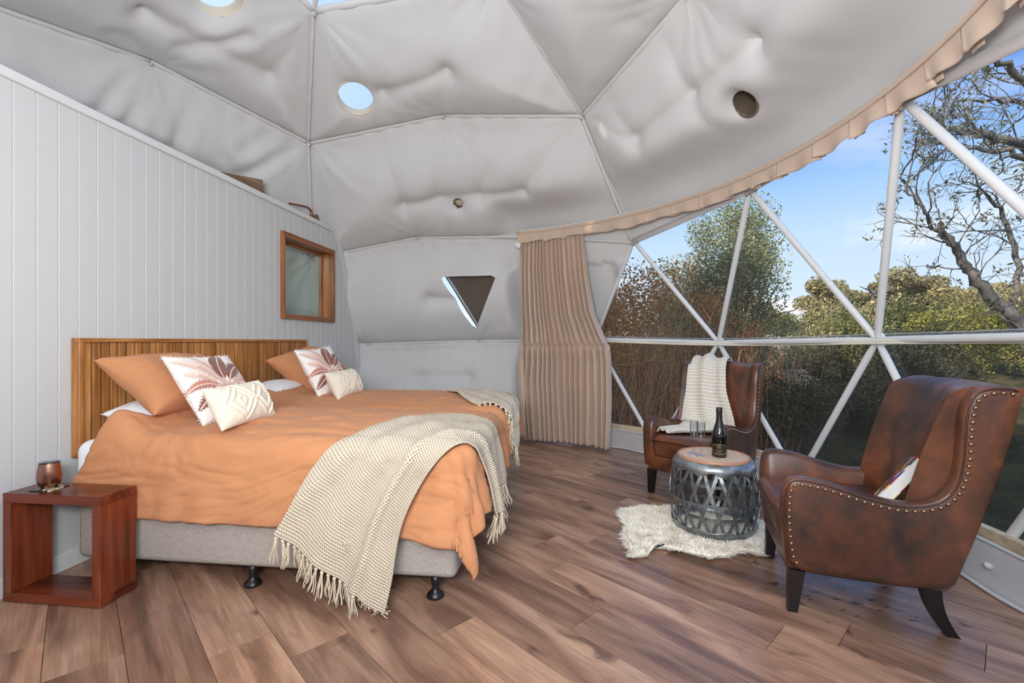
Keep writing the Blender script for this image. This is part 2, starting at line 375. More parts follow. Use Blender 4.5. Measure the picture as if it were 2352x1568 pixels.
parts = []; rs = random.Random(12)
for k in range(34):
    cx_, cy_ = rs.uniform(.95, 1.5), 2.52 - .42 * (k / 34) + rs.gauss(0, .10); r_ = rs.choice((.005, .007, .009, .014, .02)) * rs.uniform(.7, 1.2); tt = np.linspace(0, 2 * PI, 14, endpoint=False)
    q = r_ * (1 + .25 * np.sin(tt * 2 + k) + .15 * np.sin(tt * 3 + 2 * k)); parts.append((np.concatenate([np.stack([cx_ + 1.5 * q * np.cos(tt), cy_ + .8 * q * np.sin(tt), np.full(14, .0002)], 1), np.stack([cx_ + 1.2 * q * np.cos(tt), cy_ + .64 * q * np.sin(tt), np.full(14, .0009)], 1)]), grid(14, 2, True) + [tuple(range(14, 28))]))
V, F = join(parts); put('water_spots', mesh('water_spots', V, F, glassy('wet_spot', (.76, .71, .68, 1), rough=.05, fres=1.33), smooth=False), floor, kind='stuff')

# ---- left wall of vertical boards
XW = -2.531; ZT = 2.36
def wall_end(z):           # far end of the wall follows the dome skin
    return float(np.interp(z, [0, .53, 1.18, 2.243, 2.40], [5.56, 5.546, 5.449, 5.036, 4.86]))
wl = root('wall_left', kind='structure')
WY0, WY1, WZ0, WZ1 = 3.905, 4.845, 1.365, 2.155     # opening of the small window
y = 1.874 - .0975 * 46; bp = .0975
while y < 5.56:
    ya, yb = y + .0012, y + bp - .0012; y += bp
    ztop = ZT
    if yb > 4.86:
        zz = np.linspace(0, ZT, 80); ok = [z for z in zz if wall_end(z) > (ya + yb) / 2]
        if not ok: continue
        ztop = max(ok)
    segs = [(0, ztop)]
    if yb > WY0 + .02 and ya < WY1 - .02: segs = [(0, WZ0 + .02), (WZ1 - .02, ztop)]
    for za, zb in segs:
        if zb - za < .03: continue
        Vb, Fb = box(XW - .018, XW, ya, yb, za, zb, .0022, 1)
        put('board', mesh('board', Vb, Fb, M['wall'], smooth=False), wl)
Vb, Fb = box(XW - .016, XW - .006, -2.6, 5.0, 0, WZ0 + .02); parts = [(Vb, Fb)]
parts.append(box(XW - .016, XW - .006, -2.6, WY0 + .02, WZ0, ZT)); parts.append(box(XW - .016, XW - .006, WY1 - .02, 4.9, WZ0, ZT)); parts.append(box(XW - .016, XW - .006, WY0, WY1, WZ1 - .02, ZT))
V, F = join(parts); put('backing', mesh('backing', V, F, M['wall'], smooth=False), wl)
V, F = box(XW - .14, XW + .018, -2.6, 4.86, ZT, ZT + .045, .003, 1); put('wall_cap', mesh('wall_cap', V, F, M['trim'], smooth=False), wl)
# shaped end strip following the dome
zz = np.linspace(0, 2.40, 30); e = np.array([wall_end(z) for z in zz])
V = []; F = []
for x in (XW - .06, XW + .006):
    for z, q in zip(zz, e): V += [(x, q - .05, z), (x, q + .03, z)]
n = len(zz)
for b in (0, 2 * n):
    for i in range(n - 1): F.append((b + 2 * i, b + 2 * i + 1, b + 2 * i + 3, b + 2 * i + 2))
for i in range(n - 1): F.append((2 * i, 2 * i + 2, 2 * n + 2 * i + 2, 2 * n + 2 * i)); F.append((2 * i + 1, 2 * n + 2 * i + 1, 2 * n + 2 * i + 3, 2 * i + 3))
F += [(0, 1, 2 * n + 1, 2 * n), (2 * n - 2, 2 * n - 1, 4 * n - 1, 4 * n - 2)]
put('end_strip', mesh('end_strip', V, F, M['trim'], smooth=False), wl)
V, F = box(XW, XW + .014, -2.6, 5.55, 0, .085, .003, 1)
put('baseboard_left', mesh('baseboard_left', V, F, M['trim'], smooth=False), kind='structure')
# loft deck over the bathroom, bathroom walls of tiles seen through the small window
V, F = box(-4.4, XW - .02, -.4, 5.2, 2.25, 2.33); put('ceiling_bathroom', mesh('ceiling_bathroom', V, F, M['wall'], smooth=False), kind='structure')
wi = root('wall_bathroom', kind='structure')
V, F = box(-3.92, -3.86, 2.2, 5.35, 0, 2.25); put('grout_bed', mesh('grout_bed', V, F, M['grout'], smooth=False), wi)
for iy in range(7):
    for iz in range(6):
        V, F = box(-3.86, -3.852, 2.3 + iy * .45 + .002, 2.3 + (iy + 1) * .45 - .002, .05 + iz * .38 + .002, .05 + (iz + 1) * .38 - .002 if iz < 5 else 2.24)
        put('tile', mesh('tile', V, F, M['tile'], smooth=False), wi)
V, F = box(-3.85, -3.3, 5.22, 5.30, 0, 2.25); put('wall_return', mesh('wall_return', V, F, M['tile'], smooth=False), wi)

# ---- small timber window in the wall
w2 = root('window_2', kind='structure')
xf, xb = XW + .032, -2.66
ft = .058
for nm, bxs, mm in (('jamb', (xb, xf, WY0, WY0 + ft * .55, WZ0, WZ1), 'winframe'), ('jamb', (xb, xf, WY1 - ft * .55, WY1, WZ0, WZ1), 'winframe'),
                    ('header', (xb, xf - .002, WY0 + ft * .55, WY1 - ft * .55, WZ1 - .05, WZ1 - .001), 'winframeY'), ('sill', (xb, xf - .002, WY0 + ft * .55, WY1 - ft * .55, WZ0 + .001, WZ0 + .045), 'winframeY'),
                    ('stop_bead', (xb, xb + .03, WY0 + .03, WY0 + .055, WZ0 + .045, WZ1 - .05), 'winframe'), ('stop_bead', (xb, xb + .03, WY1 - .055, WY1 - .03, WZ0 + .045, WZ1 - .05), 'winframe'),
                    ('stop_bead', (xb, xb + .03, WY0 + .055, WY1 - .055, WZ1 - .075, WZ1 - .05), 'winframeY')):
    V, F = box(*bxs, .002, 1); put(nm, mesh(nm, V, F, M[mm], smooth=False), w2)
V, F = box(xb + .006, xb + .012, WY0 + .04, WY1 - .04, WZ0 + .04, WZ1 - .06); put('pane', mesh('pane', V, F, M['glass'], smooth=False), w2)

# ---- geodesic dome
def geodesic():
    P = [(0, 0, 1.)]
    for k in range(5): a = 2 * PI * k / 5; P.append((2 / 5 ** .5 * math.cos(a), 2 / 5 ** .5 * math.sin(a), 1 / 5 ** .5))
    for k in range(5): a = 2 * PI * (k + .5) / 5; P.append((2 / 5 ** .5 * math.cos(a), 2 / 5 ** .5 * math.sin(a), -1 / 5 ** .5))
    P.append((0, 0, -1.)); P = np.array(P); T = []
    for k in range(5):
        T += [(0, 1 + k, 1 + (k + 1) % 5), (1 + k, 6 + k, 1 + (k + 1) % 5), (6 + k, 6 + (k + 1) % 5, 1 + (k + 1) % 5), (11, 6 + (k + 1) % 5, 6 + k)]
    idx = {}; pts = []; tris = []
    def get(p):
        p = p / np.linalg.norm(p); q = tuple(np.round(p, 4) + 0.0)
        if q not in idx: idx[q] = len(pts); pts.append(p)
        return idx[q]
    for a, b, c in T:
        g = {(i, j): get((P[a] * i + P[b] * j + P[c] * (3 - i - j)) / 3) for i in range(4) for j in range(4 - i)}
        for i in range(3):
            for j in range(3 - i):
                tris.append((g[i, j], g[i + 1, j], g[i, j + 1]))
                if i + j < 2: tris.append((g[i + 1, j], g[i + 1, j + 1], g[i, j + 1]))
    return np.array(pts), tris
UH, TR = geodesic(); ph = 0.87106
cc, ss = math.cos(ph), math.sin(ph)
HUB = UH @ np.array([[cc, ss, 0], [-ss, cc, 0], [0, 0, 1]]) * RAD + np.array([CX, CY, CZ])
seen = {'h722': (-1.991, 3.52, 3.811), 'h345': (-3.199, 3.273, 3.352), 'h710': (-2.551, 4.411, 3.164), 'h1020': (-1.188, 4.496, 3.405), 'h1338': (.156, 4.241, 3.207),
        'h957': (-1.758, 5.387, 2.41), 'h1455': (.691, 4.848, 2.183), 'h845': (-2.491, 5.677, 1.138), 'h1100': (-1.099, 5.89, 1.182), 'h1650': (1.431, 4.569, 1.15),
        'h2015': (2.034, 3.307, 1.17), 'h1722': (1.418, 3.785, 2.334), 'h2070': (1.683, 2.554, 2.386), 'hb2': (1.832, 3.92, .06), 'hb1': (.959, 5.061, .03)}
HI = {}
for k, p in seen.items():
    i = int(np.argmin(np.linalg.norm(HUB - np.array(p), axis=1))); HUB[i] = p; HI[k] = i
zn = UH[:, 2]
HUB[:, 2] = np.where((zn < -.1) & (zn > -.3), np.maximum(HUB[:, 2], .03), HUB[:, 2])
TR = [t for t in TR if min(zn[list(t)]) > -.25]
DC = np.array([CX, CY, CZ])
TR = [t if np.dot(np.cross(HUB[t[1]] - HUB[t[0]], HUB[t[2]] - HUB[t[0]]), HUB[t[0]] - DC) < 0 else (t[0], t[2], t[1]) for t in TR]   # normals inward
def az(p): return math.degrees(math.atan2(p[0] - CX, p[1] - CY)) % 360
def tri_kind(t):
    c = HUB[list(t)].mean(0); a = az(c)
    if max(zn[list(t)]) > .99: return 'sky'
    if max(zn[list(t)]) < .53:
        low = min(zn[list(t)]) < -.1
        if low and 26 < a < 165: return 'win'
        if not low and 33 < a < 165: return 'win'
    return 'liner'
KIND = [tri_kind(t) for t in TR]
# seams of the quilted lining
def nearest_ring(k, zlo, zhi, d=1):
    return None
ringz = {}
adj = {}
for t in TR:
    for a, b in ((t[0], t[1]), (t[1], t[2]), (t[2], t[0])): adj.setdefault(a, set()).add(b); adj.setdefault(b, set()).add(a)
lvl = lambda i: 0 if zn[i] > .99 else 1 if zn[i] > .9 else 2 if zn[i] > .7 else 3 if zn[i] > .4 else 4 if zn[i] > .1 else 5
edges = {tuple(sorted((a, b))) for a in adj for b in adj[a]}
SEAM = {e for e in edges if lvl(e[0]) == lvl(e[1])}                      # every horizontal ring
SEAM.add(tuple(sorted((HI['h722'], HI['h710']))))
up1338 = [j for j in adj[HI['h1338']] if lvl(j) == 1]
for j in up1338: SEAM.add(tuple(sorted((HI['h1338'], j))))
SEAM.add(tuple(sorted((HI['h1338'], HI['h1455'])))) if HI['h1455'] in adj[HI['h1338']] else None
dn = [j for j in adj[HI['h1338']] if lvl(j) == 3]; dn.sort(key=lambda j: abs(az(HUB[j]) - 39.7)); SEAM.add(tuple(sorted((HI['h1338'], dn[0]))))
dn = [j for j in adj[HI['h710']] if lvl(j) == 3]; dn.sort(key=lambda j: HUB[j][0]); SEAM.add(tuple(sorted((HI['h710'], dn[1] if len(dn) > 1 else dn[0]))))
SEAMS = [(HUB[a], HUB[b]) for a, b in SEAM]
TUFT = [[(-1.80, 5.11, 2.80), (-1.36, 5.16, 2.90), (-.89, 5.14, 2.91), (-.37, 5.0, 2.88)], [(-1.68, 4.19, 3.60), (-1.0, 4.05, 3.72)],
        [(.70, 4.05, 2.99), (1.02, 3.43, 3.03), (1.28, 2.80, 3.05)], [(-3.1, 4.15, 2.72), (-3.7, 3.3, 2.85)], [(-2.55, 3.75, 3.55), (-3.05, 2.9, 3.75)],
        [(-1.65, 5.74, 1.75), (-1.15, 5.78, 1.75)], [(-1.85, 5.86, .72), (-1.2, 5.88, .72)]]
TUFT = [[tuple(DC + (np.array(p) - DC) / np.linalg.norm(np.array(p) - DC) * (RAD - .10)) for p in r] for r in TUFT]
FOLDS = [((-3.61, 3.11, 2.92), (-3.22, 3.21, 3.23)), ((-3.45, 3.68, 2.85), (-3.06, 3.56, 3.23)), ((-3.45, 3.68, 2.85), (-3.63, 3.02, 2.92)), ((-3.17, 4.17, 2.8), (-2.59, 4.32, 3.08)), ((-2.99, 4.06, 3.01), (-2.69, 4.13, 3.15)), ((-3.6, 3.31, 2.87), (-3.28, 3.3, 3.15)), ((-3.15, 2.9, 3.35), (-3.12, 3.14, 3.32)), ((-2.88, 3.22, 3.45), (-2.48, 3.36, 3.61))]
def mid(a, b): return tuple((HUB[HI[a]] + HUB[HI[b]]) / 2)
CREASE = [(TUFT[0][1], HUB[HI['h1020']]), (TUFT[0][0], mid('h710', 'h1020')), (TUFT[0][2], mid('h1020', 'h1338')), (TUFT[0][3], HUB[HI['h1338']]), (TUFT[1][1], HUB[HI['h1020']]), (TUFT[1][0], mid('h710', 'h1020')),
          (TUFT[0][0], (-1.9, 5.2, 2.40)), (TUFT[0][1], (-1.35, 5.4, 2.40)), (TUFT[2][0], (.98, 4.25, 2.6)), (TUFT[2][1], (1.38, 3.5, 2.6)), (TUFT[2][0], HUB[HI['h1338']]), (TUFT[2][1], (.45, 3.2, 3.5)), (TUFT[2][0], (.25, 3.9, 3.35)), (TUFT[3][0], HUB[HI['h710']]), (TUFT[3][0], HUB[HI['h345']]), (TUFT[4][0], HUB[HI['h710']]), (TUFT[4][0], HUB[HI['h722']])]
def seg_d(P, a, b):
    a = np.asarray(a, float); b = np.asarray(b, float); ab = b - a
    t = np.clip(((P - a) @ ab) / (ab @ ab), 0, 1); return np.linalg.norm(P - (a + t[:, None] * ab), axis=1)
HOLES = [((-1.936, 4.15, 3.482), .158), ((-1.161, 5.111, 2.752), .052), ((1.241, 3.184, 2.773), .088), ((-2.50, 3.05, 3.73), .16)]
HOLES = [(np.array(p), r) for p, r in HOLES]
HN = [(p - DC) / np.linalg.norm(p - DC) for p, r in HOLES]
ROT = np.array(Matrix.Rotation(.6, 3, 'X') @ Matrix.Rotation(.5, 3, 'Y'))
def liner_disp(P):
    ds = np.min([seg_d(P, a, b) for a, b in SEAMS], axis=0)
    Q = P + np.array([0, 0, .10]); dq = np.min([seg_d(Q, a, b) for a, b in SEAMS], axis=0)
    A = .185 * (1 - np.exp(-(ds / .035) ** 1.1)) * (1 - np.exp(-(dq / .30) ** 1.5)) + .018 * (1 - np.exp(-ds / .02))
    dt = np.full(len(P), 9.); dp = np.full(len(P), 9.)
    for r in TUFT:
        for a, b in zip(r[:-1], r[1:]): dt = np.minimum(dt, seg_d(P, a, b))
        for a in r: dp = np.minimum(dp, np.linalg.norm(P - np.array(a), axis=1))
    dc = np.full(len(P), 9.)
    for a, b in CREASE: dc = np.minimum(dc, seg_d(P, a, b))
    for a, b in FOLDS: df_ = seg_d(P, a, b); A = A * (1 - .34 * np.exp(-(df_ / .05) ** 1.2)) + .012 * np.exp(-((df_ - .11) / .05) ** 2) * (1 - np.exp(-ds / .1))
    fade = 1 - .42 * np.exp(-(dt / .07) ** 1.1); A *= fade; A *= 1 - .72 * np.exp(-(dp / .055) ** .9); A *= 1 - .26 * np.exp(-(dc / .06) ** 1.1) * (1 - np.exp(-dp / .08))
    # billow between the tufts and folds running into every hub
    A += .030 * fbm(P @ ROT * np.array([1, 1, .45]), 2.6, 2) * (1 - np.exp(-ds / .15))
    HH = HUB; dh = np.linalg.norm(P[:, None] - HH[None], axis=2); i = dh.argmin(1); d = dh.min(1); rel = P - HH[i]
    nrm = (HH[i] - DC) / np.linalg.norm(HH[i] - DC, axis=1)[:, None]; e1 = np.cross(nrm, [0, 0, 1.]); e1 /= np.linalg.norm(e1, axis=1)[:, None] + 1e-9
    e2 = np.cross(nrm, e1); ang = np.arctan2((rel * e2).sum(1), (rel * e1).sum(1))
    A += .010 * np.exp(-d / .33) * np.sin(ang * 13 + 3 * vnoise(P, 3.0)) * (1 - np.exp(-d / .06)) * (1 - np.exp(-ds / .05))
    A += .009 * np.sin((P[:, 0] + P[:, 1] * .6) * 26 + 5 * vnoise(P, 2.2)) * np.exp(-ds / .18) * (1 - np.exp(-ds / .03))
    azp = np.degrees(np.arctan2(P[:, 0] - CX, P[:, 1] - CY)) % 360; nv_ = sstep(8, 14, azp) * (1 - sstep(126, 132, azp)) * (P[:, 2] > 2.0)
    nc_ = sstep(11, 14, azp) * (1 - sstep(34, 38, azp)) * (P[:, 2] < 2.4); A = A * (1 - .9 * nc_) - .05 * nc_ * (1 - np.exp(-ds / .12))
    A = A * (1 - nv_ * (1 - sstep(2.50, 2.85, P[:, 2]))) - .075 * nv_ * sstep(2.18, 2.36, P[:, 2]) * (1 - sstep(2.42, 2.80, P[:, 2]))
    for (p, r), nn in zip(HOLES, HN):
        dd = np.linalg.norm(P - p - ((P - p) @ nn)[:, None] * nn, axis=1)
        k = np.exp(-((dd - r).clip(0) / .07)); A = A * (1 - .8 * k) + .055 * k * .8
    return A
ceiling = root('ceiling', kind='structure'); HH_ = {}
NS = 40
bary = [(i, j) for i in range(NS + 1) for j in range(NS + 1 - i)]; bid = {q: n for n, q in enumerate(bary)}
BC = np.array([(i / NS, j / NS, 1 - (i + j) / NS) for i, j in bary])
BF = []
for i in range(NS):
    for j in range(NS - i):
        BF.append((bid[i, j], bid[i + 1, j], bid[i, j + 1]))
        if i + j < NS - 1: BF.append((bid[i + 1, j], bid[i + 1, j + 1], bid[i, j + 1]))
BF = np.array(BF)
# union of triangles into sewn panels
par = list(range(len(TR)))
def fnd(a):
    while par[a] != a: a = par[a]
    return a
em = {}
for n, t in enumerate(TR):
    if KIND[n] != 'liner': continue
    for a, b in ((t[0], t[1]), (t[1], t[2]), (t[2], t[0])):
        e = tuple(sorted((a, b)))
        if e in em and e not in SEAM: par[fnd(n)] = fnd(em[e])
        em.setdefault(e, n)
groups = {}
for n in range(len(TR)):
    if KIND[n] == 'liner': groups.setdefault(fnd(n), []).append(n)
TRI3 = [np.array(q) for q in ((-1.463, 5.58, 1.992), (-.785, 5.545, 1.997), (-1.093, 5.798, 1.347))]   # small triangular window
t3c = sum(TRI3) / 3; t3n = np.cross(TRI3[1] - TRI3[0], TRI3[2] - TRI3[0]); t3n /= np.linalg.norm(t3n)
if t3n @ (DC - t3c) < 0: t3n = -t3n
e1 = TRI3[1] - TRI3[0]; e1 /= np.linalg.norm(e1); e2 = np.cross(t3n, e1)
T2 = [np.array([(q - t3c) @ e1, (q - t3c) @ e2]) for q in TRI3]
def tri_sd(P):
    r = P - t3c; q = np.stack([r @ e1, r @ e2], 1); h = r @ t3n; d = np.full(len(P), -9.)
    for a, b in zip(T2, T2[1:] + T2[:1]):
        ab = b - a; n2 = np.array([ab[1], -ab[0]]); n2 /= np.linalg.norm(n2)
        if n2 @ (sum(T2) / 3 - a) > 0: n2 = -n2
        d = np.maximum(d, (q - a) @ n2)
    d[np.abs(h) > .4] = 9; return d, q
for g, mem in groups.items():
    Vs = []; Fs = []; o = 0
    # weld the panel's triangles, pin its sewn outline and let the cloth between relax
    PP = np.concatenate([BC[:, :1] * HUB[TR[n][0]] + BC[:, 1:2] * HUB[TR[n][1]] + BC[:, 2:] * HUB[TR[n][2]] for n in mem])
    key = np.round(PP, 3); uq, inv = np.unique(key, axis=0, return_inverse=True); inv = inv.ravel(); Wd_ = np.zeros((len(uq), 3)); Wd_[inv] = PP
    FF = np.concatenate([BF + k * len(BC) for k in range(len(mem))]); FW_ = inv[FF]; E_ = np.concatenate([FW_[:, [0, 1]], FW_[:, [1, 2]], FW_[:, [2, 0]]]); Es = np.sort(E_, 1)
    ue, ct = np.unique(Es[:, 0] * 1000003 + Es[:, 1], return_counts=True); pin = np.zeros(len(uq), bool); be = ue[ct == 1]; pin[be // 1000003] = True; pin[be % 1000003] = True
    i_ = np.concatenate([Es[:, 0], Es[:, 1]]); j_ = np.concatenate([Es[:, 1], Es[:, 0]]); dg_ = np.bincount(i_, minlength=len(uq))
    for it in range(160):
        av = np.stack([np.bincount(i_, weights=Wd_[j_, q], minlength=len(uq)) for q in range(3)], 1) / dg_[:, None]; Wd_ = np.where(pin[:, None], Wd_, Wd_ + .9 * (av - Wd_))
    PS = Wd_[inv]
    for mi, n in enumerate(mem):
        P = PS[mi * len(BC):(mi + 1) * len(BC)]
        dirn = DC + np.array([0, 0, .2]) - P; dirn /= np.linalg.norm(dirn, axis=1)[:, None]
        P = P + dirn * liner_disp(P)[:, None]
        keep = np.ones(len(BF), bool)
        for (p, r), nn in zip(HOLES, HN):
            rel = P - p; hgt = rel @ nn; rad = rel - hgt[:, None] * nn; dd = np.linalg.norm(rad, axis=1)
            ins = (dd < r) & (np.abs(hgt) < .4)
            keep &= ~ins[BF].all(1)
            P = np.where(ins[:, None], P + rad / (dd[:, None] + 1e-9) * (r - dd)[:, None], P)
        for qh, ((p, r), nn) in enumerate(zip(HOLES, HN)):
            rel = P - p; hgt = rel @ nn; dd = np.linalg.norm(rel - hgt[:, None] * nn, axis=1); sel_ = (np.abs(dd - r) < .004) & (np.abs(hgt) < .4)
            if sel_.any(): HH_.setdefault(qh, []).extend(hgt[sel_].tolist())
        sd, q = tri_sd(P); ins = sd < 0; keep &= ~ins[BF].all(1)
        if ins.any():      # push the cut edge out to the outline of the triangular opening
            for v in np.where(ins)[0]:
                best = None
                for a, b in zip(T2, T2[1:] + T2[:1]):
                    ab = b - a; t = np.clip((q[v] - a) @ ab / (ab @ ab), 0, 1); c2 = a + t * ab; dd = np.linalg.norm(q[v] - c2)
                    if best is None or dd < best[0]: best = (dd, c2)
                P[v] += (best[1] - q[v])[0] * e1 + (best[1] - q[v])[1] * e2
        Vs.append(P); Fs.append(BF[keep] + o); o += len(P)
    put('liner_panel', mesh('liner_panel', np.concatenate(Vs), np.concatenate(Fs), M['liner']), ceiling)
# sewn seam tapes and press buttons
for a, b in SEAM:
    ks = [KIND[n] for n, t in enumerate(TR) if a in t and b in t]
    if 'liner' not in ks or set(ks) == {'win'}: continue
    A, B = HUB[a], HUB[b]; t = np.linspace(0, 1, 24); P = A + t[:, None] * (B - A); inn = DC - P; inn /= np.linalg.norm(inn, axis=1)[:, None]
    T = (B - A) / np.linalg.norm(B - A); sd = np.cross(inn, T); sd /= np.linalg.norm(sd, axis=1)[:, None]
    if abs(T[2]) < .6 and sd[0, 2] > 0: sd = -sd
    P0 = P + inn * (.014 + .003 * np.sin(t * 40))[:, None]; wv = .026
    P1 = P0 + sd * wv + inn * .012; V = np.concatenate([P0 - sd * .006, P0 + inn * .008, P1]); F = grid(24, 3)
    put('seam_tape', mesh('seam_tape', V, F, M['liner']), ceiling, solid=.003)
Vb, Fb = lathe([(.0, .0), (.013, .0), (.015, .004), (.012, .009), (.004, .012), (.0, .012)], 14, cap=False)
bme = mesh('button', Vb, Fb, M['button'])
for k, h in enumerate(HUB):
    if lvl(k) > 4 or lvl(k) == 0: continue
    if az(h) > 33 and az(h) < 165 and lvl(k) == 4: continue
    inn = (DC - h) / np.linalg.norm(DC - h); o = put('button', bme, ceiling, tuple(h + inn * .034 + np.array([.0, 0, -.022])))
    o.rotation_euler = Vector(inn).to_track_quat('Z', 'Y').to_euler()
# collars of the round openings
colm = mat('collar_cream', srgb(226, 212, 190), .7); darkm = mat('collar_dark', srgb(104, 92, 78), .7)
warm = mat('cap_cream', srgb(240, 224, 192), .8)
for q, ((p, r), nn) in enumerate(zip(HOLES, HN)):
    p = p + nn * float(np.mean(HH_.get(q, [-.06])))
    V, F = lathe([(r + .011, .004), (r + .011, -.004), (r - .002, -.006), (r - .001, .006), (r, .085 if q in (0, 3) else .07 if q == 1 else .14)], 48, cap=False)
    o = put('vent_collar', mesh('vent_collar', V, F, mats=[colm if q in (0, 3) else darkm]), ceiling, tuple(p)); o.rotation_euler = Vector(nn).to_track_quat('Z', 'Y').to_euler()
    if q in (1, 2):
        V, F = lathe([(r, .065), (r + .004, .085), (0, .085)] if q == 1 else [(r, .135), (r + .004, .155), (0, .155)], 40); o = put('vent_cap', mesh('vent_cap', V, F, warm if q == 1 else darkm), ceiling, tuple(p)); o.rotation_euler = Vector(nn).to_track_quat('Z', 'Y').to_euler()
# triangular window: film edge and brown blind behind
w3 = root('window_3', kind='structure')
bl = fabric('brown_blind', srgb(104, 88, 72), 500, bs=.15, var=.1)
n = 24; uv = [(i / n, j / n) for i in range(n + 1) for j in range(n + 1 - i)]; ib = {(round(a * n), round(b * n)): k for k, (a, b) in enumerate(uv)}
def tri_pts(off, grow, wav=0):
    c = sum(TRI3) / 3; Q = [c + (q - c) * grow for q in TRI3]
    P = np.array([Q[0] + a * (Q[1] - Q[0]) + b * (Q[2] - Q[0]) for a, b in uv]); return P - t3n * off + t3n * (wav * fbm(P, 5, 3))[:, None]
FT = [(ib[i, j], ib[i + 1, j], ib[i, j + 1]) for i in range(n) for j in range(n - i)] + [(ib[i + 1, j], ib[i + 1, j + 1], ib[i, j + 1]) for i in range(n) for j in range(n - i - 1)]
put('blind', mesh('blind', tri_pts(.055, 1.2, .012), FT, bl), w3, solid=.004)
put('pane', mesh('pane', tri_pts(.03, 1.1), FT, M['vinyl']), w3)
for k in range(3):
    V, F = tube([TRI3[k] - t3n * .012, TRI3[(k + 1) % 3] - t3n * .012], .008, 8); put('window_edge', mesh('window_edge', V, F, M['trim']), w3)
    e3 = (TRI3[(k + 1) % 3] - TRI3[k]); a, b = TRI3[k], TRI3[(k + 1) % 3]
    put('reveal', mesh('reveal', [a, b, b - t3n * .09, a - t3n * .09], [(0, 1, 2, 3)], M['liner'], smooth=False), w3, solid=.004)

# ---- clear triangular panes, poles and rail (window_1) and the apex skylight (window_4)
w1 = root('window_1', kind='structure'); w4 = root('window_4', kind='structure')
win_edges = set(); sky_edges = set()
for n, t in enumerate(TR):
    if KIND[n] not in ('win', 'sky'): continue
    par_ = w1 if KIND[n] == 'win' else w4
    P = HUB[list(t)]; nn = (P.mean(0) - DC); nn /= np.linalg.norm(nn)
    k = 10; g = [(i, j) for i in range(k + 1) for j in range(k + 1 - i)]; gi = {q: m_ for m_, q in enumerate(g)}
    V = np.array([P[0] + i / k * (P[1] - P[0]) + j / k * (P[2] - P[0]) for i, j in g]) + nn * .03
    V = V + nn * (.006 * fbm(V, 3.1, 2))[:, None]
    Fq = [(gi[i, j], gi[i + 1, j], gi[i, j + 1]) for i in range(k) for j in range(k - i)] + [(gi[i + 1, j], gi[i + 1, j + 1], gi[i, j + 1]) for i in range(k) for j in range(k - i - 1)]
    put('pane', mesh('pane', V, Fq, M['vinyl']), par_)
    for a, b in ((t[0], t[1]), (t[1], t[2]), (t[2], t[0])): (win_edges if KIND[n] == 'win' else sky_edges).add(tuple(sorted((a, b))))
for es, par_ in ((win_edges, w1), (sky_edges, w4)):
    for a, b in es:
        A, B = HUB[a], HUB[b]; L = np.linalg.norm(B - A); u = (B - A) / L
        t = np.array([.012, .05, .10, .2, .8, L - .10, L - .05, L - .012]); t[3:5] = (.14, L - .14)
        V, F = tube(A + t[:, None] * u, [.016, .019, .022, .0225, .0225, .022, .019, .016], 14); put('pole', mesh('pole', V, F, M['white_metal'], sharp=40), par_)
hubs_w = {i for e in win_edges for i in e}
Vh, Fh = lathe([(0, -.012), (.05, -.012), (.055, -.006), (.055, .004), (.03, .012), (.0, .012)], 18, cap=False); hme = mesh('hub_plate', Vh, Fh, M['white_metal'], sharp=40)
for i in hubs_w:
    nn = (HUB[i] - DC) / np.linalg.norm(HUB[i] - DC); o = put('hub_plate', hme, w1, tuple(HUB[i] + nn * .012)); o.rotation_euler = Vector(nn).to_track_quat('Z', 'Y').to_euler()
    if lvl(i) == 4:
        V, F = lathe([(0, -.03), (.009, -.03), (.009, .0), (0, 0)], 10, cap=False); o = put('hub_bolt', mesh('hub_bolt', V, F, M['button']), w1, tuple(HUB[i])); o.rotation_euler = Vector(nn).to_track_quat('Z', 'Y').to_euler()
# horizontal rail just inside the middle ring of hubs
ring = sorted([i for i in hubs_w if lvl(i) == 4] + [i for i in range(len(HUB)) if lvl(i) == 4 and 20 < az(HUB[i]) < 30], key=lambda i: az(HUB[i])); ring = list(dict.fromkeys(ring))
pts = []
for i in ring:
    d = DC[:2] - HUB[i][:2]; d /= np.linalg.norm(d); pts.append((*(HUB[i][:2] + d * .045), HUB[i][2] - .012))
P = catmull(pts, 8)
d = DC[:2] - P[:, :2]; d /= np.linalg.norm(d, axis=1)[:, None]; D3 = np.c_[d, np.zeros(len(d))]
prof = [(-.012, -.017), (.010, -.017), (.013, -.010), (.010, -.004), (.013, .004), (.010, .017), (-.012, .017)]
V = np.concatenate([P + D3 * a + np.array([0, 0, b]) for a, b in prof]); m_ = len(P)
F = [(i * m_ + j, i * m_ + j + 1, ((i + 1) % 7) * m_ + j + 1, ((i + 1) % 7) * m_ + j) for i in range(7) for j in range(m_ - 1)]
put('rail', mesh('rail', V, F, M['cream'], smooth=False), w1)
V = np.concatenate([P - D3 * .05 + np.array([0, 0, .015]), P - D3 * .055 + np.array([0, 0, .05])]); put('film_hem', mesh('film_hem', V, grid(m_, 2), M['vinyl_hem']), w1)
for zz_ in (.018, .05):
    V, F = tube(P - D3 * .048 + np.array([0, 0, zz_]), .0022, 5); put('hem_weld', mesh('hem_weld', V, F, M['piping']), w1)
# fabric header strip that edges the clear film
for a, b in win_edges:
    if lvl(a) == 3 and lvl(b) == 3:
        A, B = HUB[a], HUB[b]; t = np.linspace(-.01, 1.01, 14); P = A + t[:, None] * (B - A); inn = DC - P; inn /= np.linalg.norm(inn, axis=1)[:, None]
        V = np.concatenate([P + inn * .03 + np.array([0, 0, .03]), P + inn * .035 + np.array([0, 0, -.012]), P + inn * .03 + np.array([0, 0, -.034])]); put('header_strip', mesh('header_strip', V, grid(14, 3), M['skirt']), w1, solid=.004)
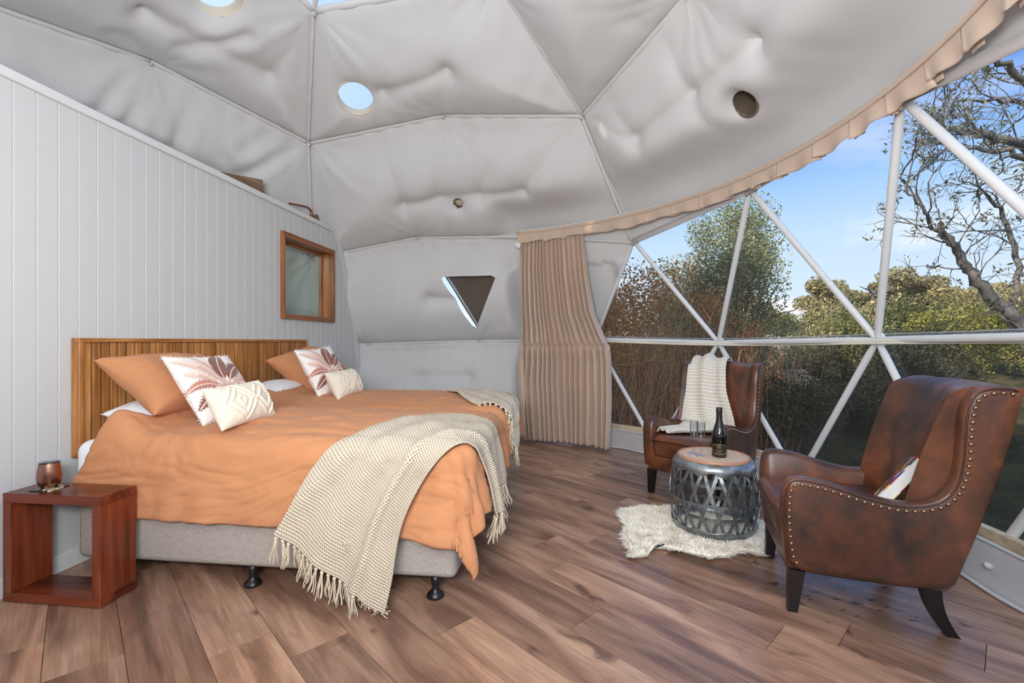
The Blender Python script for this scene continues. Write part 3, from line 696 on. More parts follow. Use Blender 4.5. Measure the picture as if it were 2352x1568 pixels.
# ---- timber kerb and canvas skirt round the foot of the dome
aa = np.radians(np.linspace(24, 168, 120)); dirs = np.stack([np.sin(aa), np.cos(aa)], 1)
sk = root('baseboard_right', kind='structure')
def ringprof(prof, wave=None, rep=1.0):
    V = []
    for r, z in prof:
        rr_ = np.full(len(aa), r)
        if wave is not None: rr_ = rr_ + wave(r, z)
        V.append(np.c_[np.array([CX, CY]) + dirs * rr_[:, None], np.full(len(aa), z)])
    return np.concatenate(V), grid(len(aa), len(prof))
V, F = ringprof([(3.345, .0), (3.345, .235), (3.39, .235), (3.39, 0)]); put('kerb_board', mesh('kerb_board', V, F, M['sill'], smooth=False), sk)
wv = lambda r, z: (.012 * np.sin(aa * 23) + .010 * np.sin(aa * 41 + 1)) * (1 - z / .25)
V, F = ringprof([(3.235, .004), (3.255, .03), (3.285, .09), (3.305, .14), (3.322, .178), (3.332, .180)], wv); put('skirt_cloth', mesh('skirt_cloth', V, F, M['skirt']), sk, solid=.006)
V, F = ringprof([(3.222, .002), (3.218, .010), (3.226, .016), (3.24, .010)], wv); put('skirt_welt', mesh('skirt_welt', V, F, M['piping']), sk, solid=.004)
V, F = ringprof([(3.318, .176), (3.314, .184), (3.324, .190), (3.336, .184)], wv); put('skirt_welt', mesh('skirt_welt', V, F, M['piping']), sk, solid=.004)
Vb, Fb = lathe([(0, 0), (.008, 0), (.008, .012), (.013, .016), (.0145, .03), (.011, .044), (0, .05)], 14, cap=False); tme = mesh('toggle', Vb, Fb, M['piping'])
for a in range(30, 166, 12):
    r_ = math.radians(a + .8); p = np.array([CX + 3.285 * math.sin(r_), CY + 3.285 * math.cos(r_), .088]); o = put('toggle', tme, sk, tuple(p))
    o.rotation_euler = Vector((-math.sin(r_), -math.cos(r_), .5)).to_track_quat('Z', 'Y').to_euler()

# ================================================================== BEDROOM FURNITURE
# ---- slatted headboard
hb = root('headboard', 'long oak headboard of upright slats on the boarded wall behind both beds', 'headboard', (XW + .003, 3.19, .56))
HL, HH, HT = 2.128, .618, .05; y0, y1 = -HL / 2, HL / 2
for nm, b in (('top_rail', (0, HT, y0, y1, HH - .022, HH)), ('bottom_rail', (0, HT, y0, y1, 0, .022))):
    V, F = box(*b, .002, 1); put(nm, mesh(nm, V, F, M['headframe'], smooth=False), hb)
for a in (y0, y1 - .022):
    V, F = box(0, HT, a, a + .022, .022, HH - .022, .002, 1); put('end_post', mesh('end_post', V, F, M['headboard'], smooth=False), hb)
V, F = box(.001, .012, y0 + .022, y1 - .022, .022, HH - .022); put('back_panel', mesh('back_panel', V, F, M['headback'], smooth=False), hb)
y = y0 + .034; rr = random.Random(5); k = 0
while y < y1 - .05:
    ww = .036 + rr.uniform(-.002, .002); dpt = .034 + rr.uniform(-.003, .003)
    V, F = box(.012, dpt, y, y + ww, .0225, HH - .0225, .0012, 1)
    put('slat', mesh('slat', V, F, M['headboard'], smooth=False), hb); y += ww + .0125 + (.006 if k % 9 == 4 else 0); k += 1

# ---- beds
XH, XF = -2.40, -.43
def make_base(label, group):
    b = root('bed_base', label, 'bed', (0, 0, 0), group=group)
    V, F = box(XH, XF - .055, -.46, .46, .090, .42, .035, 4); put('upholstery', mesh('upholstery', V, F, M['linen'], sharp=50), b)
    prof = [(.0, .0), (.034, .0), (.040, .006), (.037, .016), (.025, .027), (.016, .038), (.015, .055), (.020, .072), (.020, .10), (0, .10)]
    V, F = lathe(prof, 22, cap=False); lm = mesh('leg', V, F, M['black'])
    for x in (-.586, -1.478, -2.28):
        for yy in (-.435, .40): put('leg', lm, b, (x, yy, 0))
    return b
YB = (2.50, 3.55)
for yb, lab in zip(YB, ('linen covered bed base on black feet, nearest the wooden cube side table', 'linen covered bed base on black feet, beside the grey quilted wall')):
    make_base(lab, 'bed bases').location = (0, yb, 0)
def soft_box(x0, x1, y0, y1, z0, z1, r, n=5):
    return box(x0, x1, y0, y1, z0, z1, r, n)
for yb, lab in zip(YB, ('white mattress under the rust duvet nearest the side table', 'white mattress under the rust duvet beside the quilted wall')):
    V, F = soft_box(XH - .03, XF - .04, yb - .455, yb + .455, .42, .665, .06)
    put('mattress', mesh('mattress', V, F, M['sheet'], sharp=60), label=lab, cat='mattress', group='mattresses')

# ---- draped cloth over a bed: a = distance along the bed (x), b = across (y)
def drape(a, b, ya, yb, zt, r=.075, lift=0, flare=.10, seed=0, crown=.05):
    a = np.asarray(a, float); b = np.asarray(b, float)
    xe = XF + .01 - r + lift; y0 = ya - .01 + r - lift; y1 = yb + .01 - r + lift
    da = np.clip(a - xe, 0, None); dn = np.clip(y0 - b, 0, None); df = np.clip(b - y1, 0, None)
    db = np.where(dn > 0, dn, df); sgn = np.where(dn > 0, -1., 1.)
    d = np.hypot(da, db); q = r * PI / 2
    out = np.where(d < q, r * np.sin(np.minimum(d, q) / r), r + flare * np.clip(d - q, 0, None)); drop = np.where(d < q, r * (1 - np.cos(np.minimum(d, q) / r)), r + np.sqrt(np.maximum(1 - np.asarray(flare) ** 2, .1)) * (d - q))
    ux = np.where(d > 1e-6, da / (d + 1e-9), 0); uy = np.where(d > 1e-6, db / (d + 1e-9), 0)
    x = np.minimum(a, xe) + out * ux; y = np.clip(b, y0, y1) + sgn * out * uy; z = zt + lift - drop
    e = np.minimum.reduce([np.clip((b - y0), 0, None), np.clip(y1 - b, 0, None), np.clip(xe - a, 0, None)])
    z = z + crown * (1 - np.exp(-e / .16)) * (d < 1e-6)
    nx = ux * np.minimum(d / q, 1); ny = sgn * uy * np.minimum(d / q, 1); nz = np.sqrt(np.clip(1 - nx ** 2 - ny ** 2, 0, 1))
    return np.stack([x, y, z], -1), np.stack([nx, ny, nz], -1), d
def duvet(yb, zt, label, seed, head0, near, foot, far):
    ya, yz = yb - .46, yb + .46; nu, nv = 190, 150
    s, t = np.meshgrid(np.linspace(0, 1, nu), np.linspace(0, 1, nv))
    b = (ya - near) + t * (yz + far - ya + near)
    hang = np.clip((ya - b) / near, 0, 1)
    a0 = head0 - .13 * sstep(ya + .16, ya - .04, b) - .15 * hang; a = a0 + s ** .95 * (XF + foot - a0)
    b = np.where(b < ya, ya - (ya - b) * (1 - .38 * sstep(-2.0, -2.36, a) + .16 * sstep(-.95, -.42, a)), b)
    P, Nn, d = drape(a, b, ya, yz, zt, seed=seed, flare=.02 + .11 * sstep(-2.0, -1.6, a))
    rise = np.exp(-((a - head0 + .10) / .115) ** 2) * sstep(.20, .02, d); P[..., 2] += .13 * rise
    Q = np.stack([a, b, np.full_like(a, seed * 3.1)], -1)
    h = .010 * fbm(Q * np.array([1, 1.4, 1]), 3.5, 3) + .006 * fbm(Q * np.array([.6, 2.2, 1]), 9, 2)
    ph_ = (a * 1.2 + b * .25) * 20 + 2.6 * vnoise(Q, 3)
    lower = np.clip((d - .10) / .25, 0, 1)
    h += .006 * np.sin(ph_) * lower * np.clip((XF - a + .5) / .5, .4, 1)
    rid = 1 - np.abs(vnoise(Q * np.array([.7, 2.0, 1]) + 3 * vnoise(Q, 1.3)[..., None], 4.2)); h += .008 * rid ** 6 * (1 - .2 * lower); rid2 = 1 - np.abs(vnoise(Q * np.array([1.2, 1.0, 1]) + 2 * vnoise(Q + 5, 2.0)[..., None], 7.0)); h += .004 * rid2 ** 5 * (.4 + .6 * np.clip((-a - .9), 0, 1))
    foothang = np.clip((a - XF) / .2, 0, 1) * np.clip(d / .15, 0, 1); h += .022 * np.sin(b * 24 + 2 * vnoise(Q, 4)) * foothang
    cor = np.clip((a - XF + .25) / .3, 0, 1) * np.clip((ya + .1 - b) / .2, 0, 1); h += .010 * np.sin(np.arctan2(ya - b + .05, a - XF + .12) * 9) * cor
    headedge = np.exp(-(s / .03)); h -= .012 * headedge
    P = P + Nn * (h + .008)[..., None]; P[..., 2] = np.maximum(P[..., 2], .12)
    o = put('duvet', mesh('duvet', P.reshape(-1, 3), gridn(nu, nv), M['orange']), label=label, cat='duvet', group='rust duvets', solid=.014, off=1); return o
duvet(YB[0], .69, 'rust orange duvet nearest the side table, under the large beige throw', 1, -2.12, .35, .30, .22)
duvet(YB[1], .69, 'rust orange duvet on the bed beside the grey quilted wall', 2, -2.12, .34, .26, .20)

# ---- pillows and cushions
def pillow_mesh(name, wd, ht, tk, mt, pinch=.10, n=40, seed=0, wr=.006, colf=None, dispf=None, mats=None, pw=.55):
    u, v = np.meshgrid(np.linspace(-1, 1, n), np.linspace(-1, 1, n)); 
    X = u * (1 - pinch * (1 - v ** 2) * np.abs(u) ** 3) * wd / 2; Y = v * (1 - pinch * (1 - u ** 2) * np.abs(v) ** 3) * ht / 2
    th_ = tk / 2 * ((1 - np.abs(u) ** 2.4) * (1 - np.abs(v) ** 2.4)).clip(0) ** pw
    Q = np.stack([X, Y, np.full_like(X, seed * 5.)], -1)
    rad = np.maximum(np.abs(u), np.abs(v))
    nse = wr * (fbm(Q, 9, 3) + 1.3 * np.sin((np.arctan2(v, u) * 22) + 2 * vnoise(Q, 6)) * (rad ** 3) * (1 - rad ** 8) * .6)
    f = th_ + nse * (1 - rad ** 6); 
    if dispf is not None: f = f + dispf(u, v)
    bk = -th_ + wr * fbm(Q + 9, 8, 2) * (1 - rad ** 6)
    Vf = np.stack([X, Y, f], -1).reshape(-1, 3); Vb = np.stack([X, Y, bk - .004], -1).reshape(-1, 3)
    F1 = gridn(n, n); F2 = gridn(n, n)[:, ::-1] + n * n
    ring_ = [i for i in range(n)] + [n - 1 + n * j for j in range(1, n)] + [n * n - 1 - i for i in range(1, n)] + [n * (n - 1) - n * j for j in range(1, n - 1)]
    Fr = np.array([(ring_[i], ring_[i] + n * n, ring_[(i + 1) % len(ring_)] + n * n, ring_[(i + 1) % len(ring_)]) for i in range(len(ring_))])
    V = np.concatenate([Vf, Vb]); col = None
    if colf is not None:
        c1 = colf(u, v).reshape(-1, 3); c2 = colf(u, v).reshape(-1, 3); col = np.concatenate([c1, c2])
    return mesh(name, V, np.concatenate([F1, F2, Fr]), mt, col=col)
def pose(o, c, nrm, up):
    z = Vector(nrm).normalized(); y = Vector(up); y = (y - z * y.dot(z)).normalized(); x = y.cross(z)
    o.matrix_world = Matrix(((x.x, y.x, z.x, c[0]), (x.y, y.y, z.y, c[1]), (x.z, y.z, z.z, c[2]), (0, 0, 0, 1)))
for yb, lab in zip(YB, ('white pillow lying flat against the oak headboard, under the larger rust pillow', 'white pillow under the rust pillow on the bed by the quilted wall')):
    o = put('pillow', pillow_mesh('pillow', .62, .38, .19, M['sheet'], seed=yb, wr=.004), label=lab, cat='pillow', group='white sleeping pillows'); pose(o, (-2.275, yb + .03, .755), (.1, 0, 1), (-1, 0, .1))
for c, nv, up, lab, sd in (((-2.205, 2.475, .925), (.586, -.03, .81), (-.35, .03, .253), 'plump rust orange pillow on the bed nearest the side table, leaning on the headboard', 1),
                       ((-2.20, 3.84, .93), (.57, -.16, .80), (-.35, -.03, .26), 'rust orange pillow on the bed by the quilted wall, leaning on the headboard', 2)):
    o = put('pillow', pillow_mesh('pillow', .70 if sd == 1 else .64, .47, .23, M['orange'], pinch=.15, seed=sd, wr=.012, pw=.46), label=lab, cat='pillow', group='rust pillows'); pose(o, c, nv, up)
# printed palm cushion
WHT = np.array(srgb(238, 233, 228)[:3]); DK = np.array(srgb(124, 62, 50)[:3]); MD = np.array(srgb(176, 108, 92)[:3]); PK = np.array(srgb(228, 196, 184)[:3]); LN = np.array(srgb(236, 200, 182)[:3])
LEAVES = [  # base, control, tip, width, colour, fray
    ((-.05, -.15), (-.25, .45), (-.85, .75), .20, PK, .7), ((-.05, -.15), (-.15, .6), (-.50, .95), .13, PK, .5), ((-.05, -.15), (-.55, .30), (-.80, .38), .16, PK, .8),
    ((.02, -.12), (.45, .15), (1.0, -.05), .22, PK, .8), ((.02, -.12), (-.12, .5), (.45, .92), .24, DK, .15), ((.02, -.12), (.30, .45), (.86, .50), .22, DK, .6),
    ((-.05, -.18), (-.55, .16), (-.90, -.05), .14, MD, .6), ((-.08, -.2), (-.45, -.15), (-.85, -.50), .20, DK, .7), ((.05, -.16), (.4, -.05), (.75, -.45), .16, MD, .7)]
def palm_col(u, v):
    u = u * .86; v = v * .86 + .06
    c = np.ones(u.shape + (3,)) * WHT; P = np.stack([u, v], -1); ns = vnoise(np.stack([u * 3, v * 3, 0 * u], -1), 6)
    # trunk
    tx = -.03 + .05 * np.sin(v * 3); tm = (np.abs(u - tx) < .05 + .05 * np.clip(-v - .5, 0, 1)) & (v < -.12); k = .5 + .5 * np.sin(v * 40 + u * 20); c[tm] = (DK * k[..., None] + MD * (1 - k[..., None]))[tm]
    for b, q, t, wd, colr, fr in LEAVES:
        b, q, t = map(np.array, (b, q, t)); tt = np.linspace(0, 1, 60)[:, None]; cv = (1 - tt) ** 2 * b + 2 * tt * (1 - tt) * q + tt ** 2 * t
        tg = np.gradient(cv, axis=0); tg /= np.linalg.norm(tg, axis=1)[:, None]
        d = np.linalg.norm(P[..., None, :] - cv, axis=-1); i = d.argmin(-1); dm = d.min(-1); rel = P - cv[i]; sd = rel[..., 0] * -tg[i][..., 1] + rel[..., 1] * tg[i][..., 0]
        s_ = i / 59.; prof = wd * np.clip(np.sin(PI * np.clip((s_ - .18) / .82, 0, 1)), 0, 1) ** .6 * (1 - .3 * s_)
        fro = np.sin((s_ - np.abs(sd) * 1.5) * 70 + np.sign(sd) * 2); prof = prof * (1 - fr * .45 * (fro > .2)); inside = (dm < prof) & (s_ > .12) & (s_ < .985)
        stripe = .5 + .5 * np.sin((s_ - np.abs(sd) * .9) * 120 + 3 * ns); shade = np.where(sd > 0, .85, 1.1)
        cc_ = colr * (shade * (.78 + .34 * stripe))[..., None]; cc_ = cc_ * .92 + WHT * .08
        c = np.where(inside[..., None], cc_, c)
        rib = (dm < .016) & (s_ < .97); c = np.where(rib[..., None], LN * .95, c); edge = (dm >= .016) & (dm < .026) & (s_ < .6); c = np.where(edge[..., None], MD * .75, c)
    return c
pm = mat('palm_print', rough=.9, spec=.1, Sheen_Weight=.2); at = pm.node_tree.nodes.new('ShaderNodeAttribute'); at.attribute_name = 'Col'; setc(pm, at.outputs['Color'])
palm_me = pillow_mesh('cushion', .43, .43, .15, pm, pinch=.08, n=190, seed=3, wr=.005, colf=palm_col)
def fringe_ring(hw, hh, seed):
    r_ = random.Random(seed); parts = []
    for s_ in range(4):
        for k in range(46):
            t = (k + r_.random()) / 46 * 2 - 1; p = {0: (t * hw, hh), 1: (hw, t * hh), 2: (t * hw, -hh), 3: (-hw, t * hh)}[s_]
            shr = 1 - .08 * (1 - t * t); p = (p[0] * (shr if s_ in (1, 3) else 1), p[1] * (shr if s_ in (0, 2) else 1)); nrm = ((0, 1), (1, 0), (0, -1), (-1, 0))[s_]
            L = r_.uniform(.008, .018); a = r_.uniform(-.006, .006); q = (p[0] + nrm[0] * L + nrm[1] * a, p[1] + nrm[1] * L + nrm[0] * a, r_.uniform(-.006, .006)); wv_ = .0022
            tx = (nrm[1] * wv_, nrm[0] * wv_); parts.append(([(p[0] - tx[0], p[1] - tx[1], 0), (p[0] + tx[0], p[1] + tx[1], 0), (q[0] + tx[0] * .5, q[1] + tx[1] * .5, q[2]), (q[0] - tx[0] * .5, q[1] - tx[1] * .5, q[2]), (p[0], p[1], .003)], [(0, 1, 2, 3), (0, 4, 3), (1, 2, 4)]))
    return join(parts)
for c, nv, up, lab in (((-1.925, 2.385, .905), (.80, -.05, .60), (-.60, .06, .80), 'white cushion printed with red palm leaves, on the bed nearest the side table'),
                       ((-1.925, 3.565, .918), (.86, -.15, .49), (-.49, .02, .86), 'white cushion printed with red palm leaves, on the bed by the quilted wall')):
    o = put('cushion', palm_me, label=lab, cat='cushion', group='palm print cushions'); V, F = fringe_ring(.215, .215, 4); f_ = put('fringe', mesh('fringe', V, F, M['white_knit_fringe'], smooth=False), o, kind='stuff'); pose(o, c, nv, up)
def tuft_disp(u, v):
    U = u * 1.0; Vv = v; d = 0
    for cx_, rad in ((-.34, .62), (-.34, .40), (-.34, .14), (.52, .62), (.52, .34), (1.0, .30)):
        q = np.abs(np.abs(U - cx_) * 1.25 + np.abs(Vv) * .62 - rad); d = np.maximum(d, np.exp(-(q / .035) ** 2))
    for cx_ in (.10, .95):
        q = np.abs(U - cx_ - .05 * Vv); d = np.maximum(d, .0 * q)
    return .011 * d * (1 + .35 * vnoise(np.stack([u * 5, v * 5, 0 * u], -1), 9)) * (1 - np.maximum(np.abs(u), np.abs(v)) ** 10)
lm_me = pillow_mesh('cushion', .38, .225, .14, M['cream_cotton'], pinch=.07, n=120, seed=6, wr=.003, dispf=tuft_disp)
for c, nv, up, lab in (((-1.66, 2.235, .84), (.88, -.08, .47), (-.47, -.0, .88), 'small cream cushion tufted with diamonds, on the bed nearest the side table'),
                       ((-1.705, 3.465, .835), (.88, -.08, .47), (-.47, 0, .88), 'small cream cushion tufted with diamonds, on the bed by the quilted wall')):
    o = put('cushion', lm_me, label=lab, cat='cushion', group='tufted cream cushions'); pose(o, c, nv, up)

# ---- knitted throws with knotted fringes
def tassel_mesh(seed, L=.085, n=6, mt='fringe'):
    r_ = random.Random(seed); V, F = lathe([(0, .004), (.006, .002), (.008, -.005), (.006, -.012), (.0, -.014)], 8, cap=False); parts = [(V, F)]
    for k in range(n):
        a = k / n * 2 * PI + r_.random(); sp = r_.uniform(.006, .018); ll = L * r_.uniform(.8, 1.1); ph_ = r_.random() * 6; z = np.linspace(-.010, -ll, 7); t = np.linspace(0, 1, 7)
        P = np.stack([np.cos(a) * (.003 + sp * t) + .005 * np.sin(t * 7 + ph_) * t, np.sin(a) * (.003 + sp * t) + .004 * np.cos(t * 6 + ph_) * t, z], 1); parts.append(tube(P, .0022, 4))
    V, F = join(parts); return mesh('tassel', V, F, M[mt])
TAS = [tassel_mesh(k) for k in range(5)]
def edge_curve(pts, k): return resample(catmull(pts, 10), k)
def throw(label, ya, yb, zt, left, right, mt, nu, nv, seed, lift=.026, tl=1.0, tips=(True, True), fold=.012, head_n=26, group=None, gather=None):
    L = edge_curve(left, nv); R = edge_curve(right, nv); s = np.linspace(0, 1, nu)[None, :, None]
    AB = L[:, None, :] * (1 - s) + R[:, None, :] * s
    S, T = np.meshgrid(np.linspace(0, 1, nu), np.linspace(0, 1, nv))
    P, Nn, d = drape(AB[..., 0], AB[..., 1], ya, yb, zt, lift=lift, flare=.16, crown=.052)
    Q = np.stack([AB[..., 0], AB[..., 1], np.full(S.shape, seed * 4.)], -1)
    h = .010 + fold * np.sin(S * 17 + 2.5 * vnoise(Q, 2.5) + T * 2) * (.35 + .65 * np.clip(d / .2, 0, 1)) + .008 * fbm(Q, 5, 3)
    h += .02 * np.exp(-((S - .72 - .1 * T) / .035) ** 2) * (.5 + .5 * np.clip(d / .3, 0, 1))
    P = P + Nn * h[..., None]; P[..., 2] = np.maximum(P[..., 2], .03)
    o = put('throw_blanket', mesh('throw_blanket', P.reshape(-1, 3), gridn(nu, nv), M[mt], uv=np.stack([S, T], -1).reshape(-1, 2)), label=label, cat='throw', solid=.007, off=1)
    r_ = random.Random(seed)
    for e, on in ((0, tips[0]), (nv - 1, tips[1])):
        if not on: continue
        for k in range(head_n):
            f = (k + .5) / head_n * (nu - 1); i = int(f); p = P[e, i] * (1 - f + i) + P[e, min(i + 1, nu - 1)] * (f - i)
            tt = put('tassel', TAS[r_.randrange(5)], o, (p[0], p[1] - .0, p[2] - .002)); tt.rotation_euler = (r_.uniform(-.25, .1), r_.uniform(-.3, .3), r_.random() * 6)
            sc_ = tl * r_.uniform(.9, 1.1); tt.scale = (1, 1, min(sc_, max(.35, (p[2] - .012) / .085)))
            if p[2] < .10: tt.rotation_euler[0] = -.9
    return o
T1 = throw('large beige knitted throw with knotted fringe, hanging to the floor off the nearer bed', 2.0, 2.92, .69,
      [(-1.255, 1.60), (-1.19, 1.72), (-1.11, 1.88), (-.97, 2.06), (-.82, 2.30), (-.66, 2.50), (-.45, 2.58), (-.26, 2.58), (-.10, 2.56)],
      [(-.745, 1.30), (-.72, 1.45), (-.70, 1.62), (-.64, 1.78), (-.55, 1.92), (-.44, 2.02), (-.34, 2.09), (-.20, 2.15), (-.02, 2.20)], 'knit', 150, 240, 1, head_n=21, tl=1.3)
# the turned-back corner under it
nu_, nv_ = 40, 60; s, t = np.meshgrid(np.linspace(0, 1, nu_), np.linspace(0, 1, nv_))
xx = -1.06 + .22 * s + .10 * t * (1 - s * .3); zz2 = .30 - t * (.235 - .08 * (1 - s)); yy2 = 1.905 + .012 * np.sin(s * 9) + .02 * t
V = np.stack([xx, yy2, zz2], -1).reshape(-1, 3)
fo = put('folded_corner', mesh('folded_corner', V, gridn(nu_, nv_), M['knit'], uv=np.stack([s * .3, t * .3], -1).reshape(-1, 2)), T1, solid=.006)
for k in range(8):
    p = V.reshape(nv_, nu_, 3)[-1, int(k / 7.01 * (nu_ - 1))]; tt = put('tassel', TAS[k % 5], T1, tuple(p)); tt.rotation_euler = (-.1, .1 * (k % 3 - 1), k); tt.scale = (1, 1, max(.4, min(1, (p[2] - .01) / .085)))
throw('small beige knitted throw bunched on the foot of the bed by the curtain', 3.09, 4.01, .69,
      [(-.60, 3.14), (-.70, 3.24), (-.84, 3.46), (-.95, 3.66)], [(-.08, 3.16), (-.12, 3.32), (-.22, 3.56), (-.40, 3.78)], 'knit2', 90, 90, 2, lift=.03, head_n=14, tips=(True, False), fold=.02)

# ---- open cube side table, coaster, tumbler
st = root('side_table', 'reddish hardwood open box side table standing against the wall beside the bed', 'side table', (-2.245, 1.889, 0))
TW, TD, TH, tt_ = .243, .086, .485, .042
for nm, b, mm in (('top', (-TW, TW, -TD, TD, TH - tt_, TH), 'jarrahX'), ('bottom', (-TW, TW, -TD, TD, 0.004, tt_), 'jarrahX'), ('side_panel', (-TW, -TW + tt_, -TD + .0006, TD, tt_, TH - tt_), 'jarrah'), ('side_panel', (TW - tt_, TW, -TD + .0006, TD, tt_, TH - tt_), 'jarrah')):
    V, F = box(*b, .0018, 1); put(nm, mesh(nm, V, F, M[mm], smooth=False), st)
m = mat('coaster_print', rough=.25); nt = m.node_tree; v = coords(nt, 'Object'); q = tex(nt, 'Voronoi', 45, v); q2 = tex(nt, 'Noise', 30, v, Detail=3.0)
setc(m, mixc(nt, ramp(nt, q2.outputs['Fac'], [(.52, (0, 0, 0, 1)), (.56, (1, 1, 1, 1))]), srgb(40, 48, 50), ramp(nt, q.outputs['Distance'], [(.2, srgb(220, 216, 204)), (.6, srgb(170, 160, 110))])))
V, F = box(-.05, .05, -.045, .045, 0, .005, .002, 2); put('coaster', mesh('coaster', V, F, m, sharp=40), loc=(-2.352, 1.885, .485), rz=.10, label='dark square coaster with pale floral print on the side table', cat='coaster')
cup = root('tumbler', 'copper coloured stemless tumbler with clear lid on the coaster', 'tumbler', (-2.358, 1.889, .490))
prof = [(0, .0), (.026, .0), (.030, .003), (.038, .016), (.043, .034), (.0445, .052), (.042, .078), (.0375, .108), (.0368, .112), (.0358, .112), (.036, .10), (.0, .09)]
cm = mat('brushed_copper', srgb(164, 122, 104), .28, metal=1, Anisotropic=.6); V, F = lathe(prof, 48, cap=False); put('body', mesh('body', V, F, cm, sharp=60), cup)
V, F = lathe([(0, .116), (.030, .116), (.0385, .1185), (.0395, .1165), (.0385, .1125), (.035, .112), (.034, .106), (0, .106)], 40, cap=False); put('lid', mesh('lid', V, F, M['lid'], sharp=50), cup)

# ---- loft timbers and copper pipe behind the top of the wall
for (ya_, yb_, zt, xl, lab) in ((3.25, 3.98, 2.64, -2.75, 'longer brown timber offcut lying on the loft behind the wall top'), (4.40, 4.86, 2.56, -2.685, 'shorter weathered timber offcut on the loft beside the copper pipe')):
    V, F = box(xl - .09, xl, ya_, yb_, 2.33, zt, .003, 1)
    V = np.array(V); far = V[:, 1] > (ya_ + yb_) / 2; V[:, 1] += np.where(far & (V[:, 2] < 2.5), .06, 0)
    V[:, 2] += np.where((V[:, 2] > 2.5) & ~far, -.16, 0)
    put('timber_beam', mesh('timber_beam', V, F, M['loft'], smooth=False), label=lab, cat='timber', group='loft timbers')
V, F = tube(catmull([(-2.66, 4.25, 2.50), (-2.66, 4.50, 2.545), (-2.66, 4.60, 2.55), (-2.66, 4.635, 2.52), (-2.66, 4.64, 2.44), (-2.66, 4.64, 2.33)], 6), .010, 10)
put('copper_pipe', mesh('copper_pipe', V, F, M['copper']), label='thin bent copper pipe rising behind the top of the boarded wall', cat='pipe')

# ================================================================== CURTAIN AND VALANCE
def cyl(r, a, z): a = np.radians(a); return np.stack([CX + r * np.sin(a), CY + r * np.cos(a), z + 0 * a], -1)
cu = root('curtain', 'taupe pleated curtain drawn to the side of the clear dome window', 'curtain', (0, 0, 0))
nu, nv = 420, 110
u, z = np.meshgrid(np.linspace(0, 1, nu), np.linspace(.012, 2.335, nv))
zt_ = (z - .012) / 2.323
a0 = np.interp(zt_, [0, .3, .55, .85, 1], [15.6, 14.6, 15.4, 15.4, 16.0]); a1 = np.interp(zt_, [0, .25, .46, .50, .62, .8, 1], [34.6, 35.0, 35.0, 34.2, 31.8, 30.6, 30.2])
r0 = np.interp(zt_, [0, .40, .48, .55, .8, 1], [3.05, 3.03, 2.98, 2.98, 2.94, 2.89])
uu = u + .012 * np.sin(u * 19) 
amp = np.interp(zt_, [0, .2, .43, .462, .471, .482, .52, .75, 1], [.045, .042, .040, .032, .010, .030, .042, .040, .024])
Q = np.stack([u * 3, z * .35, 0 * u], -1)
ph_ = uu * 2 * PI * 15.5 + 1.2 * vnoise(Q, 3)
big = 1 - .0 * u; sq = np.sin(ph_); sq = np.sign(sq) * np.abs(sq) ** .8
a_ = a0 + (a1 - a0) * u ** 1.12
pin = np.exp(-((z - 1.105 + .008 * np.sin(u * 60)) / .022) ** 2)
r = r0 - amp * sq + .012 * fbm(np.stack([u * 6, z * 1.3, 0 * u], -1), 2, 2) + .022 * pin * np.sin(ph_ * 2.0 + 1) + .030 * pin + .010 * np.sin(uu * 2 * PI * 33 + z * .7) * np.interp(zt_, [0, .4, .5, 1], [.3, .7, 1, .5])
hemw = 0
P = cyl(r, a_, z); P[..., 2] += -.02 * (zt_ < .02) * 0 + .018 * (1 - zt_) * np.sin(u * 2.4)
put('drape', mesh('drape', P.reshape(-1, 3), gridn(nu, nv), M['curtain']), cu, solid=.003)
# turned-back leading edge
nu2, nv2 = 14, 60; u2, z2 = np.meshgrid(np.linspace(0, 1, nu2), np.linspace(.05, 2.30, nv2)); a2 = 15.6 - np.interp(z2, [.05, .9, 1.2, 2.3], [1.6, 1.9, .9, .5]) * u2 + .15 * np.sin(z2 * 5)
P = cyl(3.0 - .03 * np.sin(u2 * 3) + (u2 * .05), a2, z2); P[..., :2] += (np.array([CX, CY]) - P[..., :2]) * np.interp(z2, [0, 1.1, 2.3], [-.004, .004, .034])[..., None]
put('leading_edge', mesh('leading_edge', P.reshape(-1, 3), gridn(nu2, nv2), M['curtain']), cu, solid=.003)
V, F = box(-.035, .035, -.004, .004, -.03, .03, .003, 1); o = put('cloth_tag', mesh('cloth_tag', V, F, M['sheet']), cu, tuple(cyl(2.83, np.array(15.2), 2.245)), -.2, label='white cloth tag'); o.rotation_euler = (.3, .35, -.3)
va = root('valance', 'taupe box pleated valance curving along the top of the dome window', 'valance', (0, 0, 0))
PL = [15.1, 21.4, 26.6, 33.2, 39.3, 45.3, 51.2, 57.1, 62.4, 67.5, 72.4, 78.8, 84.8, 90.1, 95.5, 100.3, 105.5, 111, 117, 123]
rr = random.Random(8)
